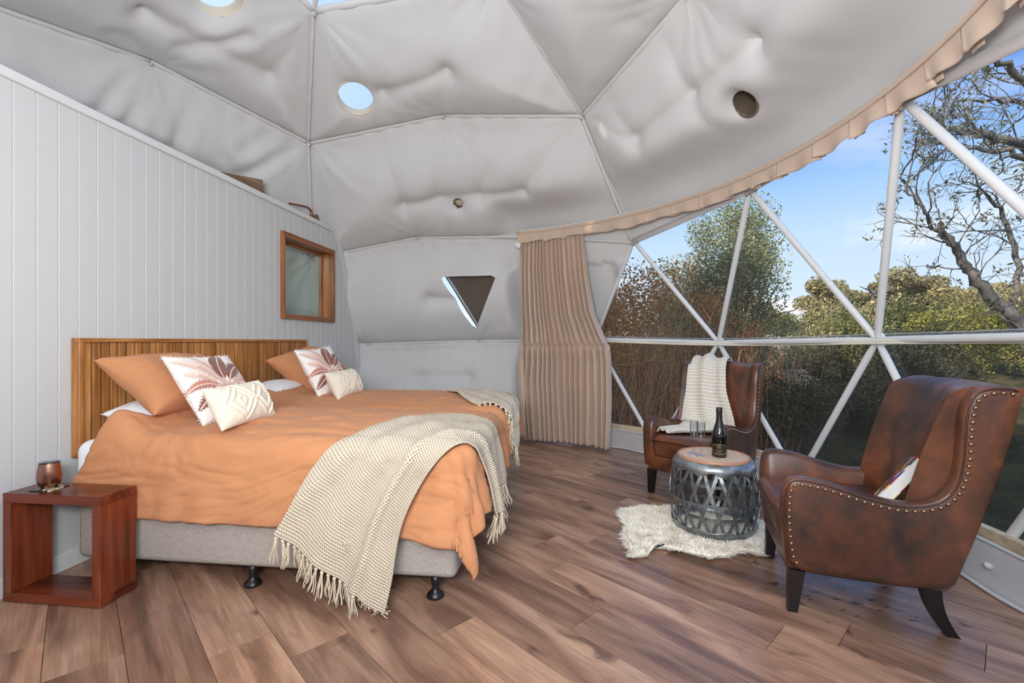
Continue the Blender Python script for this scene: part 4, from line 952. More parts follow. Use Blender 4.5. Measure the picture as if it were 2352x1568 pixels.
for k in range(len(PL) - 1):
    A0, A1 = PL[k], PL[k + 1]; nu, nv = 26, 9; u, v = np.meshgrid(np.linspace(0, 1, nu), np.linspace(0, 1, nv))
    aext = A0 - .12 + (A1 - A0 + .25 * v) * u
    f = v ** 1.3; ed = np.minimum(u, 1 - u)
    rad = 2.835 + .018 * f + .020 * f * np.sin(PI * u) * rr.uniform(-.4, 1.0) + .012 * f * np.sin(u * 9 + k) - .018 * f * np.exp(-u / .05) + .030 * f * np.exp(-(1 - u) / .06)
    zz = 2.395 - v * (.118 + .008 * math.sin(k * 2.1)) - .012 * f * np.sin(u * 5 + k * 1.7) * rr.uniform(.2, 1)
    P = cyl(rad, aext, zz); put('pleat', mesh('pleat', P.reshape(-1, 3), gridn(nu, nv), M['valance']), va, solid=.004)
    # folded-under box of the pleat
    u, v = np.meshgrid(np.linspace(-1, 1, 7), np.linspace(0, 1, 5)); P = cyl(2.868 + .014 * v + .006 * np.abs(u), A1 + u * .75, 2.375 - v * (.095 + .004 * math.sin(k))); put('pleat_fold', mesh('pleat_fold', P.reshape(-1, 3), gridn(7, 5), M['valance']), va, solid=.004)
aa_ = np.linspace(15, 123, 160); P0 = cyl(2.828, aa_, 2.40); P1 = cyl(2.830, aa_, 2.368); put('heading_band', mesh('heading_band', np.concatenate([P0, P1]), gridn(160, 2), M['valance']), va, solid=.005)
P0 = cyl(2.85, aa_, 2.405); V, F = tube(P0, .010, 8); put('curtain_track', mesh('curtain_track', V, F, M['white_metal']), va)

# ================================================================== ARMCHAIRS
ARM = [(-.02, .182), (-.042, .30), (-.050, .43), (-.045, .53), (-.022, .576), (.02, .586), (.116, .574), (.215, .545), (.30, .523), (.385, .513), (.463, .527), (.512, .562), (.540, .62), (.553, .70),
       (.556, .79), (.560, .875), (.574, .942), (.602, .980), (.655, .996), (.742, .988), (.716, .82), (.66, .603), (.610, .419), (.566, .282), (.54, .21), (.46, .180), (.2, .178)]
def chaikin(P, it=1, keep=()):
    P = [np.array(p, float) for p in P]
    for _ in range(it):
        Q = []
        for i in range(len(P)):
            a, b = P[i], P[(i + 1) % len(P)]; Q += [.75 * a + .25 * b, .25 * a + .75 * b]
        P = Q
    return np.array(P)
OUT = chaikin(ARM, 2)
def inset(P, d):
    T = np.roll(P, -1, 0) - np.roll(P, 1, 0); T /= np.linalg.norm(T, axis=1)[:, None]; Nn = np.stack([T[:, 1], -T[:, 0]], 1)
    A = .5 * np.sum(P[:, 0] * np.roll(P[:, 1], -1) - np.roll(P[:, 0], -1) * P[:, 1])
    return P + Nn * d * (1 if A < 0 else -1)
def arm_mesh(side):
    lay = [(.0, .030), (.004, .012), (.012, .003), (.028, .0), (.062, .0), (.082, .006), (.094, .022)]
    V = []; n = len(OUT)
    for x, ins in lay:
        Q = inset(OUT, ins)
        V.append(np.stack([side * (.330 - x + .020 * (Q[:, 1] - .18)), Q[:, 0], Q[:, 1]], 1))
    F = grid(n, len(lay), True); V = np.concatenate(V); F += [tuple(range(n)), tuple(range((len(lay) - 1) * n, len(lay) * n))[::-1]]
    if side < 0: F = [f[::-1] for f in F]
    bm = bmesh.new(); vs = [bm.verts.new(v) for v in V]
    for f in F: bm.faces.new([vs[i] for i in f])
    caps = [f for f in bm.faces if len(f.verts) > 4]; bmesh.ops.triangulate(bm, faces=caps); bmesh.ops.recalc_face_normals(bm, faces=bm.faces[:])
    me = bpy.data.meshes.new('arm'); bm.to_mesh(me); bm.free(); me.materials.append(M['leather']); me.polygons.foreach_set('use_smooth', [True] * len(me.polygons)); me.set_sharp_from_angle(angle=math.radians(38)); return me
def closed_pad(fn, nu, nv, back, name, mt):
    u, v = np.meshgrid(np.linspace(-1, 1, nu), np.linspace(0, 1, nv)); A = fn(u, v); B = back(u, v); V = np.concatenate([A.reshape(-1, 3), B.reshape(-1, 3)]); n = nu * nv
    ring_ = [i for i in range(nu)] + [nu - 1 + nu * j for j in range(1, nv)] + [n - 1 - i for i in range(1, nu)] + [nu * (nv - 1) - nu * j for j in range(1, nv - 1)]
    Fr = np.array([(ring_[i], ring_[i] + n, ring_[(i + 1) % len(ring_)] + n, ring_[(i + 1) % len(ring_)]) for i in range(len(ring_))])
    return mesh(name, V, np.concatenate([gridn(nu, nv), gridn(nu, nv)[:, ::-1] + n, Fr]), mt, sharp=60)
def back_s(z): return np.interp(z, [.40, .50, .70, .90, 1.0], [.46, .478, .535, .595, .632])
def make_chair():
    ch = root('armchair')
    for sd in (-1, 1):
        put('arm', arm_mesh(sd), ch)
        Q = inset(OUT, .010); i0 = int(np.argmin(np.linalg.norm(Q - np.array([-.01, .20]), axis=1))); i1 = int(np.argmin(np.linalg.norm(Q - np.array([.73, .975]), axis=1)))
        path = Q[i0:i1 + 1] if i0 < i1 else np.vstack([Q[i0:], Q[:i1 + 1]])
        def outer(P, xo):
            return np.stack([sd * (.330 + xo + .020 * (P[:, 1] - .18)), P[:, 0], P[:, 1]], 1)
        V, F = tube(outer(path, -.002), .0042, 7); put('piping', mesh('piping', V, F, M['seam']), ch)
        Q = inset(OUT, .026); path = Q[i0:i1 + 1] if i0 < i1 else np.vstack([Q[i0:], Q[:i1 + 1]])
        L = np.linalg.norm(np.diff(path, axis=0), axis=1).sum(); pts = outer(resample(path, int(L / .0275)), .002)
        Vs, Fs = lathe([(.0085, .0), (.008, .0025), (.0062, .005), (.003, .0066), (0, .0072)], 10, cap=False); sme = STUD.get(sd) or mesh('stud', np.stack([Vs[:, 2] * sd, Vs[:, 0], Vs[:, 1]], 1), Fs if sd > 0 else Fs, M['stud']); STUD[sd] = sme
        for p in pts: put('stud', sme, ch, tuple(p + np.array([-.001 * sd, 0, 0])))
    # inner back pad, concave between the wings, rolled over the top
    def bf(u, v):
        z = .40 + .60 * v; s = back_s(z) - .075 * np.abs(u) ** 2.6 - .012 * np.sin(PI * v) ; x = u * (.262 + .030 * v)
        top = np.clip((v - .90) / .10, 0, 1); s = s + .055 * top ** 2; z = z + .012 * (1 - u * u) * (v > .5) * v - .014 * top ** 3; return np.stack([x, s, z], -1)
    def bb(u, v):
        z = .40 + .595 * v; s = np.interp(z, [.4, .6, .82, .99], [.60, .655, .712, .738]); return np.stack([u * (.262 + .030 * v), s - .006, z - .012 * v ** 8 + .01 * (1 - u * u) * v], -1)
    put('backrest', closed_pad(bf, 41, 36, bb, 'backrest', M['leather']), ch)
    def of(u, v):
        z = .185 + .80 * v; s = np.interp(z, [.185, .21, .28, .42, .603, .82, .985], [.52, .545, .568, .612, .662, .717, .745]); return np.stack([u * (.31 + .016 * np.clip((z - .6) / .38, 0, 1)), s, z], -1)
    def ob(u, v): P = of(u, v); P[..., 1] -= .05; return P
    put('outer_back', closed_pad(of, 9, 24, ob, 'outer_back', M['leather']), ch)
    # seat cushion with a front that overhangs the rail
    bm = bmesh.new(); V, F = box(-.245, .245, -.048, .50, .285, .455, .045, 5)
    V = V.copy(); fr = np.clip((.02 - V[:, 1]) / .10, 0, 1); V[:, 1] -= fr * .035 * np.clip((V[:, 2] - .29) / .14, 0, 1); V[:, 2] += .014 * (1 - (V[:, 0] / .25) ** 2) * (V[:, 2] > .4) - .012 * np.clip(V[:, 1] / .5, 0, 1) * (V[:, 2] > .4); bm.free()
    put('seat_cushion', mesh('seat_cushion', V, F, M['leather'], sharp=70), ch)
    V, F = tube([(-.235, -.079, .418), (0, -.080, .422), (.235, -.079, .418)], .004, 6); put('piping', mesh('piping', V, F, M['seam']), ch)
    V, F = box(-.30, .30, -.028, .52, .18, .295, .012, 3); put('front_rail', mesh('front_rail', V, F, M['leather'], sharp=50), ch)
    for sx in (-1, 1):
        q = [(.0, .028, .185), (.0, .024, .10), (-.004 * 0, .018, .0)]; V = []
        for z, w0, yc in ((.185, .030, .012), (.0, .019, -.004)):
            V += [(sx * .285 - w0, yc - w0, z), (sx * .285 + w0, yc - w0, z), (sx * .285 + w0, yc + w0, z), (sx * .285 - w0, yc + w0, z)]
        F = [(0, 1, 5, 4), (1, 2, 6, 5), (2, 3, 7, 6), (3, 0, 4, 7), (3, 2, 1, 0), (4, 5, 6, 7)]
        put('leg', mesh('leg', V, F, M['leg'], smooth=False), ch)
        V = []; zs = np.linspace(.19, .0, 9)
        for z in zs:
            t = 1 - z / .19; yc = .478 + .010 * t + .062 * t ** 2.2; w0 = .030 - .011 * t; wy = .031 - .009 * t
            V += [(sx * .275 - w0, yc - wy, z), (sx * .275 + w0, yc - wy, z), (sx * .275 + w0, yc + wy, z), (sx * .275 - w0, yc + wy, z)]
        F = grid(4, 9, True) + [(3, 2, 1, 0), (32, 33, 34, 35)]; put('leg', mesh('leg', V, F, M['leg'], smooth=False, sharp=None), ch)
    return ch
STUD = {}
cA = make_chair()
tag(cA, 'brown leather wing armchair holding a book, studded side turned to the viewer', 'armchair', 'leather wing armchairs')
dA = np.array([.974, -.225]); dA /= np.linalg.norm(dA); thA = math.atan2(-dA[0], dA[1]); nA = np.array([.225, .974])
LA = np.array([.968, 2.098]) + nA * .302; cA.scale = (.92, 1, 1); cA.location = (LA[0], LA[1], 0); cA.rotation_euler = (0, 0, thA)
cB = copy_tree(cA); tag(cB, 'brown leather wing armchair with a white throw, behind the metal drum table', 'armchair', 'leather wing armchairs')
thB = math.radians(-40); LB = (.862, 3.52); cB.location = (LB[0], LB[1], 0); cB.rotation_euler = (0, 0, thB)
# book leaning in the nearer chair
bk = root('book', 'thick hardback book with colourful cover leaning in the nearer armchair', 'book', (0, 0, 0))
m = mat('book_cover', rough=.3); nt = m.node_tree; v = coords(nt, 'Object', (1, 1, 1)); q = tex(nt, 'Voronoi', 26, v); sp = nt.nodes.new('ShaderNodeSeparateColor'); nt.links.new(q.outputs['Color'], sp.inputs[0])
cr_ = ramp(nt, sp.outputs[0], [(.0, srgb(40, 90, 170)), (.2, srgb(190, 45, 40)), (.4, srgb(60, 110, 60)), (.6, srgb(236, 232, 222)), (.8, srgb(226, 190, 96))]); cr_.node.color_ramp.interpolation = 'CONSTANT'; setc(m, cr_)
pg = mat('book_pages', rough=.9); nt = pg.node_tree; v = coords(nt, 'Object', (1, 1, 700)); q = tex(nt, 'Noise', 1.0, v); setc(pg, ramp(nt, q.outputs['Fac'], [(.3, srgb(196, 196, 192)), (.7, srgb(234, 234, 230))]))
BW, BH, BT = .155, .235, .045    # width (spine to fore edge), height, thickness
V, F = box(-BW / 2 + .004, BW / 2 - .006, -BH / 2 + .005, BH / 2 - .005, -BT / 2 + .003, BT / 2 - .003); put('page_block', mesh('page_block', V, F, pg, smooth=False), bk)
for z in (-BT / 2, BT / 2 - .003):
    V, F = box(-BW / 2, BW / 2, -BH / 2, BH / 2, z, z + .003, .001, 1); put('cover', mesh('cover', V, F, m, smooth=False), bk)
V, F = box(-BW / 2, -BW / 2 + .004, -BH / 2, BH / 2, -BT / 2, BT / 2, .001, 1); put('spine', mesh('spine', V, F, m, smooth=False), bk)
RA = Matrix.Rotation(thA, 4, 'Z'); LAv = Vector((LA[0], LA[1], 0))
def chairA(p): return LAv + RA @ Vector(p)
pose(bk, chairA((.10, .44, .560)), RA @ Vector((-.30, -.76, .58)), RA @ Vector((.0, .62, .78)))

# ================================================================== DRUM TABLE, BOTTLE, FLUTES, SHEEPSKIN
m = mat('zinc', rough=.35, metal=.85); nt = m.node_tree; v = coords(nt, 'Object'); q = tex(nt, 'Noise', 18, v, Detail=5.0)
setc(m, ramp(nt, q.outputs['Fac'], [(.3, srgb(120, 126, 130)), (.7, srgb(176, 182, 186))])); setc(m, ramp(nt, q.outputs['Fac'], [(.3, (.48, .48, .48, 1)), (.7, (.3, .3, .3, 1))]), 'Roughness'); bump(m, q.outputs['Fac'], .1, .004); M['zinc'] = m
m = mat('gunmetal', rough=.38, metal=.8); nt = m.node_tree; v = coords(nt, 'Object'); q = tex(nt, 'Noise', 30, v, Detail=4.0); setc(m, ramp(nt, q.outputs['Fac'], [(.3, srgb(104, 108, 110)), (.7, srgb(160, 165, 166))])); M['gun'] = m
DT = (.909, 3.0025, .022)
dt = root('drum_table', 'round galvanised metal drum side table with lattice sides on the sheepskin', 'side table', DT)
def rz_(z): return float(np.interp(z, [0, .03, .08, .15, .20, .26, .33, .39, .42], [.222, .236, .249, .260, .2635, .260, .249, .232, .218]))
n = 96; th = np.linspace(0, 2 * PI, n, endpoint=False); sc_ = np.abs(np.cos(th * 5))
V = [];
for r, z, s in ((.232, .372, 1), (.238, .376, .9), (.236, .395, .3), (.230, .408, 0), (.222, .418, 0), (.212, .424, 0), (.205, .425, 0)):
    V.append(np.stack([r * np.cos(th), r * np.sin(th), z + .006 * s - s * .028 * (1 - sc_) ** .8], 1) if s else np.stack([r * np.cos(th), r * np.sin(th), np.full(n, z)], 1))
V = np.concatenate(V); put('top_shell', mesh('top_shell', V, grid(n, 7, True), M['zinc']), dt, solid=.004)
V = np.concatenate([np.stack([r * np.cos(th), r * np.sin(th), z + s * .014 * (1 - sc_)], 1) for r, z, s in ((.218, .0, 0), (.224, .0, 0), (.232, .014, 0), (.241, .036, .9), (.244, .042, 1))]); put('bottom_shell', mesh('bottom_shell', V, grid(n, 5, True), M['zinc']), dt, solid=.004)
for r, z, nm in ((.2665, .190, 'belt_band'), (.222, .29, 'inner_hoop'), (.222, .10, 'inner_hoop')):
    V, F = lathe([(r - .002, z), (r + .002, z), (r + .002, z + .018), (r - .002, z + .018), (r - .002, z)], 64, cap=False); put(nm, mesh(nm, V, F, M['gun'], sharp=40), dt)
def strap_me(sgn, dr):
    zs = np.linspace(.022, .388, 26); a = sgn * math.radians(28) * (zs - .2) / .366; P = np.array([(rz_(z) + dr) * np.array([math.cos(q), math.sin(q), 0]) + np.array([0, 0, z]) for z, q in zip(zs, a)])
    T = np.gradient(P, axis=0); T /= np.linalg.norm(T, axis=1)[:, None]; R = P * np.array([1, 1, 0]); R /= np.linalg.norm(R, axis=1)[:, None]; S = np.cross(T, R); S /= np.linalg.norm(S, axis=1)[:, None]
    w_ = .0095; V = np.concatenate([P - S * w_, P + S * w_, P + S * w_ + R * .0022, P - S * w_ + R * .0022]); m_ = len(P); F = [(i * m_ + j, i * m_ + j + 1, ((i + 1) % 4) * m_ + j + 1, ((i + 1) % 4) * m_ + j) for i in range(4) for j in range(m_ - 1)]
    return mesh('strap', V, F, M['gun'], smooth=False)
for sgn, dr in ((1, -.004), (-1, -.0085)):
    sm_ = strap_me(sgn, dr)
    for k in range(18): put('strap', sm_, dt, rz=2 * PI * (k + .25 * sgn) / 18)
m = mat('cane_top', rough=.6); nt = m.node_tree; v = coords(nt, 'Object', (1, 1, 1)); ck = tex(nt, 'Checker', 130, v); wv_ = tex(nt, 'Wave', 9, v, Distortion=6.0, Detail=3.0); c = ramp(nt, wv_.outputs['Fac'], [(.1, srgb(206, 170, 142)), (.8, srgb(226, 198, 172))])
setc(m, mixc(nt, .35, c, mixc(nt, ck.outputs['Fac'], srgb(236, 220, 200), srgb(180, 146, 122)))); bump(m, ck.outputs['Fac'], .4, .002)
V, F = lathe([(0, .424), (.204, .424), (.204, .434), (.196, .435), (0, .4345)], 72, cap=False); put('table_top', mesh('table_top', V, F, m, sharp=40), dt)
V, F = lathe([(.196, .424), (.209, .424), (.2105, .434), (.207, .4405), (.199, .4405), (.196, .434)], 72, cap=False); put('table_rim', mesh('table_rim', V, F, mat('rim_wood', srgb(190, 138, 106), .45), sharp=60), dt)
ZT2 = DT[2] + .435
# bottle
bo = root('wine_bottle', 'dark sparkling wine bottle with black and gold label on the drum table', 'bottle', (.937, 2.975, ZT2), math.radians(-18))
prof = [(0, .004), (.030, .0), (.040, .002), (.0425, .008), (.0425, .110), (.0415, .130), (.037, .155), (.029, .180), (.0215, .202), (.0178, .222), (.0165, .24), (.0160, .262), (0, .262)]
V, F = lathe(catmull(prof[3:11], 5).tolist() and [prof[0], prof[1], prof[2]] + catmull(prof[3:12], 5).tolist() + [prof[-1]], 56, cap=False); put('body', mesh('body', V, F, mat('bottle_glass', srgb(10, 14, 10), .05, spec=.9), sharp=60), bo)
V, F = lathe([(.0305, .1785), (.0225, .2025), (.0186, .2225), (.0173, .245), (.0168, .268), (.0178, .270), (.0178, .275), (.0172, .277), (.0176, .279), (.0176, .298), (.0160, .300), (0, .300)], 44, cap=False)
put('foil', mesh('foil', V, F, mat('black_foil', srgb(26, 26, 28), .45), sharp=40), bo, label='matt black foil')
def wrap(nu, nv, a0, a1, zlo, zhi, r):
    u, v_ = np.meshgrid(np.linspace(a0, a1, nu), np.linspace(0, 1, nv)); z = zlo(u) * (1 - v_) + zhi(u) * v_; return np.stack([r * np.sin(u), -r * np.cos(u), z], -1).reshape(-1, 3)
zl = lambda u: .020 + .006 * (u / 1.0) ** 2; zh = lambda u: .082 - .006 * (u / 1.0) ** 2
gold = mat('gold_print', srgb(206, 164, 104), .35, metal=.4); lab_m = mat('label_black', srgb(24, 26, 27), .55)
lb = put('label_paper', mesh('label_paper', wrap(31, 8, -1.0, 1.0, zl, zh, .0428), gridn(31, 8), lab_m), bo, label='black label with gold border')
parts = []
def strip(P, w_):
    P = np.asarray(P); return P
for z0_, z1_ in ((lambda u: zl(u), lambda u: zl(u) + .0022), (lambda u: zh(u) - .0022, lambda u: zh(u))): parts.append((wrap(31, 2, -1.0, 1.0, z0_, z1_, .0431), grid(31, 2)))
for s_ in (-1.0, 1.0 - .055): parts.append((wrap(3, 6, s_, s_ + .055, zl, zh, .0431), grid(3, 6)))
parts.append((wrap(5, 4, -.06, .06, lambda u: .0725 + 0 * u, lambda u: .0765 + 0 * u, .0431), grid(5, 4)))
V, F = join(parts); put('gold_border', mesh('gold_border', V, F, gold), lb)
def text_wrap(txt, size, z, r, ext, shear=0):
    cu_ = bpy.data.curves.new('t', 'FONT'); cu_.body = txt; cu_.size = size; cu_.align_x = 'CENTER'; cu_.resolution_u = 3; cu_.shear = shear; cu_.extrude = 0
    o = bpy.data.objects.new('t', cu_); C.objects.link(o); dg = bpy.context.evaluated_depsgraph_get(); me = bpy.data.meshes.new_from_object(o.evaluated_get(dg)); bpy.data.objects.remove(o)
    for v_ in me.vertices:
        a = v_.co.x / r; v_.co = Vector((r * math.sin(a), -r * math.cos(a), z + v_.co.y))
    me.materials.clear(); me.materials.append(gold); return me
for txt, sz, z, sh in (('ARTEMIS', .0074, .0635, 0), ('VINEYARDS', .0036, .0585, 0), ('\u2022', .006, .0525, 0), ('METHODE TRADITIONNELLE', .0038, .0445, 0), ('SPARKLING', .0036, .0395, 0), ('Limited Cuvee', .0072, .0300, .35)):
    put('lettering', text_wrap(txt, sz, z, .0432, 0, sh), lb)
# champagne flutes
fprof = [(0, .0), (.031, .0), (.0315, .0015), (.020, .004), (.006, .008), (.0034, .016), (.0032, .070), (.0045, .082), (.012, .094), (.020, .112), (.0245, .140), (.0252, .170), (.0235, .205), (.0226, .205), (.0243, .170), (.0236, .140), (.019, .114), (.010, .097), (0, .090)]
V, F = lathe([fprof[0], fprof[1]] + catmull(fprof[1:13], 4).tolist()[1:] + catmull(fprof[13:], 4).tolist(), 40, cap=False); fme = mesh('flute', V, F, M['crystal'], sharp=70)
for p, lab in (((.835, 2.995), 'empty crystal champagne flute nearer to the bottle'), ((.806, 3.042), 'empty crystal champagne flute farther from the bottle')):
    put('champagne_flute', fme, loc=(p[0], p[1], ZT2), label=lab, cat='wine glass', group='champagne flutes')
# sheepskin
OL = [(.395, 3.21), (.44, 3.255), (.54, 3.275), (.585, 3.315), (.68, 3.30), (.85, 3.34), (1.05, 3.29), (1.18, 3.24), (1.215, 3.12), (1.29, 3.08), (1.30, 2.97), (1.27, 2.88), (1.20, 2.80), (1.115, 2.70), (1.04, 2.64), (.985, 2.72), (.93, 2.675), (.80, 2.59), (.69, 2.62), (.61, 2.685), (.53, 2.70), (.475, 2.665), (.44, 2.57), (.36, 2.555), (.355, 2.65), (.375, 2.78), (.37, 2.90), (.40, 2.97), (.385, 3.08)]
OLs = chaikin(OL, 2); cenR = np.array([.80, 2.95])
def inpoly(P, Q):
    x, y = P[:, 0], P[:, 1]; r = np.zeros(len(P), bool); j = len(Q) - 1
    for i in range(len(Q)):
        c_ = ((Q[i, 1] > y) != (Q[j, 1] > y)) & (x < (Q[j, 0] - Q[i, 0]) * (y - Q[i, 1]) / (Q[j, 1] - Q[i, 1] + 1e-12) + Q[i, 0]); r ^= c_; j = i
    return r
n = len(OLs); V = []; lay = [(1.0, .0), (1.005, .008), (.985, .014), (.93, .017), (.75, .017), (.5, .017), (.25, .017)]
for s_, z in lay:
    P = cenR + (OLs - cenR) * s_; V.append(np.c_[P, np.full(n, z)])
V = np.concatenate(V + [np.array([[*cenR, .017]])]); F = grid(n, len(lay), True) + [((len(lay) - 1) * n + i, (len(lay) - 1) * n + (i + 1) % n, len(lay) * n) for i in range(n)] + [tuple(range(n))[::-1]]
wool = fabric('wool', srgb(250, 244, 232), 300, bs=.6, var=.03)
rug = root('sheepskin_rug', 'shaggy cream sheepskin rug on the floor under the drum table', 'rug', (0, 0, 0)); put('hide', mesh('hide', V, F, wool), rug)
R2 = np.random.default_rng(4); Pt = R2.uniform([.33, 2.53], [1.33, 3.37], (26000, 2)); Pt = Pt[inpoly(Pt, OLs)]
ed = np.concatenate([OLs + (np.roll(OLs, -1, 0) - OLs) * t for t in np.linspace(0, 1, 30, endpoint=False)]); ed = ed + R2.normal(0, .003, ed.shape); Pt = np.concatenate([Pt, ed, ed])
a = R2.uniform(0, 2 * PI, len(Pt)); ln = R2.uniform(.018, .040, len(Pt)); away = Pt - cenR; away /= np.linalg.norm(away, axis=1)[:, None]
clump = np.stack([vnoise(Pt, 22), vnoise(Pt + 50, 22)], 1)
lean = .9 * clump + .35 * R2.normal(0, 1, (len(Pt), 2)) + .25 * away; iso = np.arange(len(Pt)) >= len(Pt) - 2 * len(ed); lean[iso] += away[iso] * .9
z0 = np.where(iso, .006, .015); B = np.c_[Pt, z0]; T = B + np.c_[lean * ln[:, None], ln * np.where(iso, .35, .62)]; Wd = np.stack([np.cos(a), np.sin(a), 0 * a], 1) * .0030
Mi = (B + T) / 2 + np.c_[lean * .002, np.full(len(Pt), .003)]
V = np.stack([B - Wd, B + Wd, Mi + Wd * .8, Mi - Wd * .8, T], 1).reshape(-1, 3); V[:, 2] = np.maximum(V[:, 2], .002); i = np.arange(len(Pt)) * 5
F = np.concatenate([np.stack([i, i + 1, i + 2], 1), np.stack([i, i + 2, i + 3], 1), np.stack([i + 3, i + 2, i + 4], 1)])
put('pile', mesh('pile', V, F, wool), rug, kind='stuff')
# white waffle throw over the farther chair
sec = [(.758, .93, -.25, .05), (.735, .995, -.255, .065), (.68, 1.028, -.25, .07), (.60, 1.005, -.24, .07), (.555, .90, -.235, .085), (.515, .76, -.23, .11), (.478, .62, -.235, .18), (.448, .52, -.235, .23), (.40, .478, -.24, .225), (.30, .474, -.245, .16), (.19, .474, -.25, .04), (.09, .476, -.265, -.06), (.00, .474, -.24, -.13)]
sec = np.array(sec); nv, nu = 120, 70; S4 = resample(sec, 60); S4 = np.stack([np.interp(np.linspace(0, 1, nv), np.linspace(0, 1, len(sec)), sec[:, k]) for k in range(4)], 1)
k = np.ones(9) / 9; S5 = np.stack([np.convolve(np.pad(S4[:, q], 4, mode='edge'), k, 'valid') for q in range(4)], 1); S4 = S5
u = np.linspace(0, 1, nu)[None]; x = S4[:, 2:3] * (1 - u) + S4[:, 3:4] * u; s_ = np.repeat(S4[:, 0:1], nu, 1); z = np.repeat(S4[:, 1:2], nu, 1)
T_ = np.gradient(S4[:, :2], axis=0); T_ /= np.linalg.norm(T_, axis=1)[:, None]; nrm = np.stack([T_[:, 1], -T_[:, 0]], 1)
tt = np.linspace(0, 1, nv)[:, None]; fold = .016 + .013 * np.sin(u * 15 + 1.5 * np.sin(tt * 5)) + .012 * np.sin(u * 7 - 1) + .010 * vnoise(np.stack([x * 8, s_ * 8, z * 8], -1), 1)
fold = np.maximum(fold, .004); cv = np.interp(np.abs(x), [0, .12, .22, .29], [0, .008, .035, .07]) * ((tt > .28) & (tt < .62))
s_ = s_ + nrm[:, 0:1] * fold - cv; z = z + nrm[:, 1:2] * fold
x = x * .92
wt = put('throw_blanket', mesh('throw_blanket', np.stack([x, s_, z], -1).reshape(-1, 3), gridn(nu, nv), M['waffle'], uv=np.stack([np.repeat(u, nv, 0), np.repeat(tt, nu, 1)], -1).reshape(-1, 2)), loc=(LB[0], LB[1], 0), rz=thB,
         label='white waffle knit throw spilling over the back and seat of the farther armchair', cat='throw', solid=.008, off=1)

# ================================================================== OUTSIDE
def gz(x, y):      # the ground falls from the dome's foot, then climbs away
    d = np.hypot(np.asarray(x) - CX, np.asarray(y) - CY)
    return -.62 + .30 * np.exp(-((d - 3.4).clip(0) / 1.2)) * 0 + 1.55 * (1 - np.exp(-(d - 6.5).clip(0) * .115)) + .10 * vnoise(np.stack([x, y, 0 * np.asarray(x)], -1), .35)
n = 120; g = np.linspace(-1, 1, n); gx, gy = np.meshgrid(np.sign(g) * np.abs(g) ** 1.6 * 60 + 3, np.sign(g) * np.abs(g) ** 1.6 * 60 + 6)
P = np.stack([gx, gy, np.minimum(gz(gx, gy), 6)], -1)
m = mat('grass_ground', rough=1, spec=.05); nt = m.node_tree; v = coords(nt, 'Object'); q = tex(nt, 'Noise', 1.2, v, Detail=8.0, Roughness=.7); q2 = tex(nt, 'Noise', 22, v, Detail=4.0)
c = ramp(nt, q.outputs['Fac'], [(.32, srgb(36, 36, 28)), (.5, srgb(56, 58, 40)), (.68, srgb(92, 80, 56))]); setc(m, mixc(nt, .5, c, ramp(nt, q2.outputs['Fac'], [(.3, (.4, .4, .4, 1)), (.7, (1, 1, 1, 1))]), 'MULTIPLY')); bump(m, q2.outputs['Fac'], .8, .05)
put('ground', mesh('ground', P.reshape(-1, 3), gridn(n, n), m), kind='structure')
def leafmat(name):
    m = bpy.data.materials.new(name); m.use_nodes = True; nt = m.node_tree; b = nt.nodes['Principled BSDF']; a = nt.nodes.new('ShaderNodeAttribute'); a.attribute_name = 'Col'
    nt.links.new(a.outputs['Color'], b.inputs['Base Color']); b.inputs['Roughness'].default_value = .55; b.inputs['Specular IOR Level'].default_value = .3
    t = nt.nodes.new('ShaderNodeBsdfTranslucent'); nt.links.new(a.outputs['Color'], t.inputs[0]); x = nt.nodes.new('ShaderNodeMixShader'); x.inputs[0].default_value = .35
    o = nt.nodes['Material Output']; nt.links.new(b.outputs[0], x.inputs[1]); nt.links.new(t.outputs[0], x.inputs[2]); nt.links.new(x.outputs[0], o.inputs[0]); return m
LEAF = leafmat('leaf')
bark = mat('grey_bark', rough=.9, spec=.1); nt = bark.node_tree; v = coords(nt, 'Object', (6, 6, 2)); q = tex(nt, 'Noise', 1.5, v, Detail=5.0); setc(bark, ramp(nt, q.outputs['Fac'], [(.3, srgb(64, 64, 68)), (.7, srgb(118, 115, 116))]))  # backlit darkness of the limbs is put into the bark colour
twigm = mat('brown_twig', srgb(164, 124, 92), .9, spec=.1); darktwig = mat('dark_twig', srgb(84, 74, 68), .9, spec=.1)
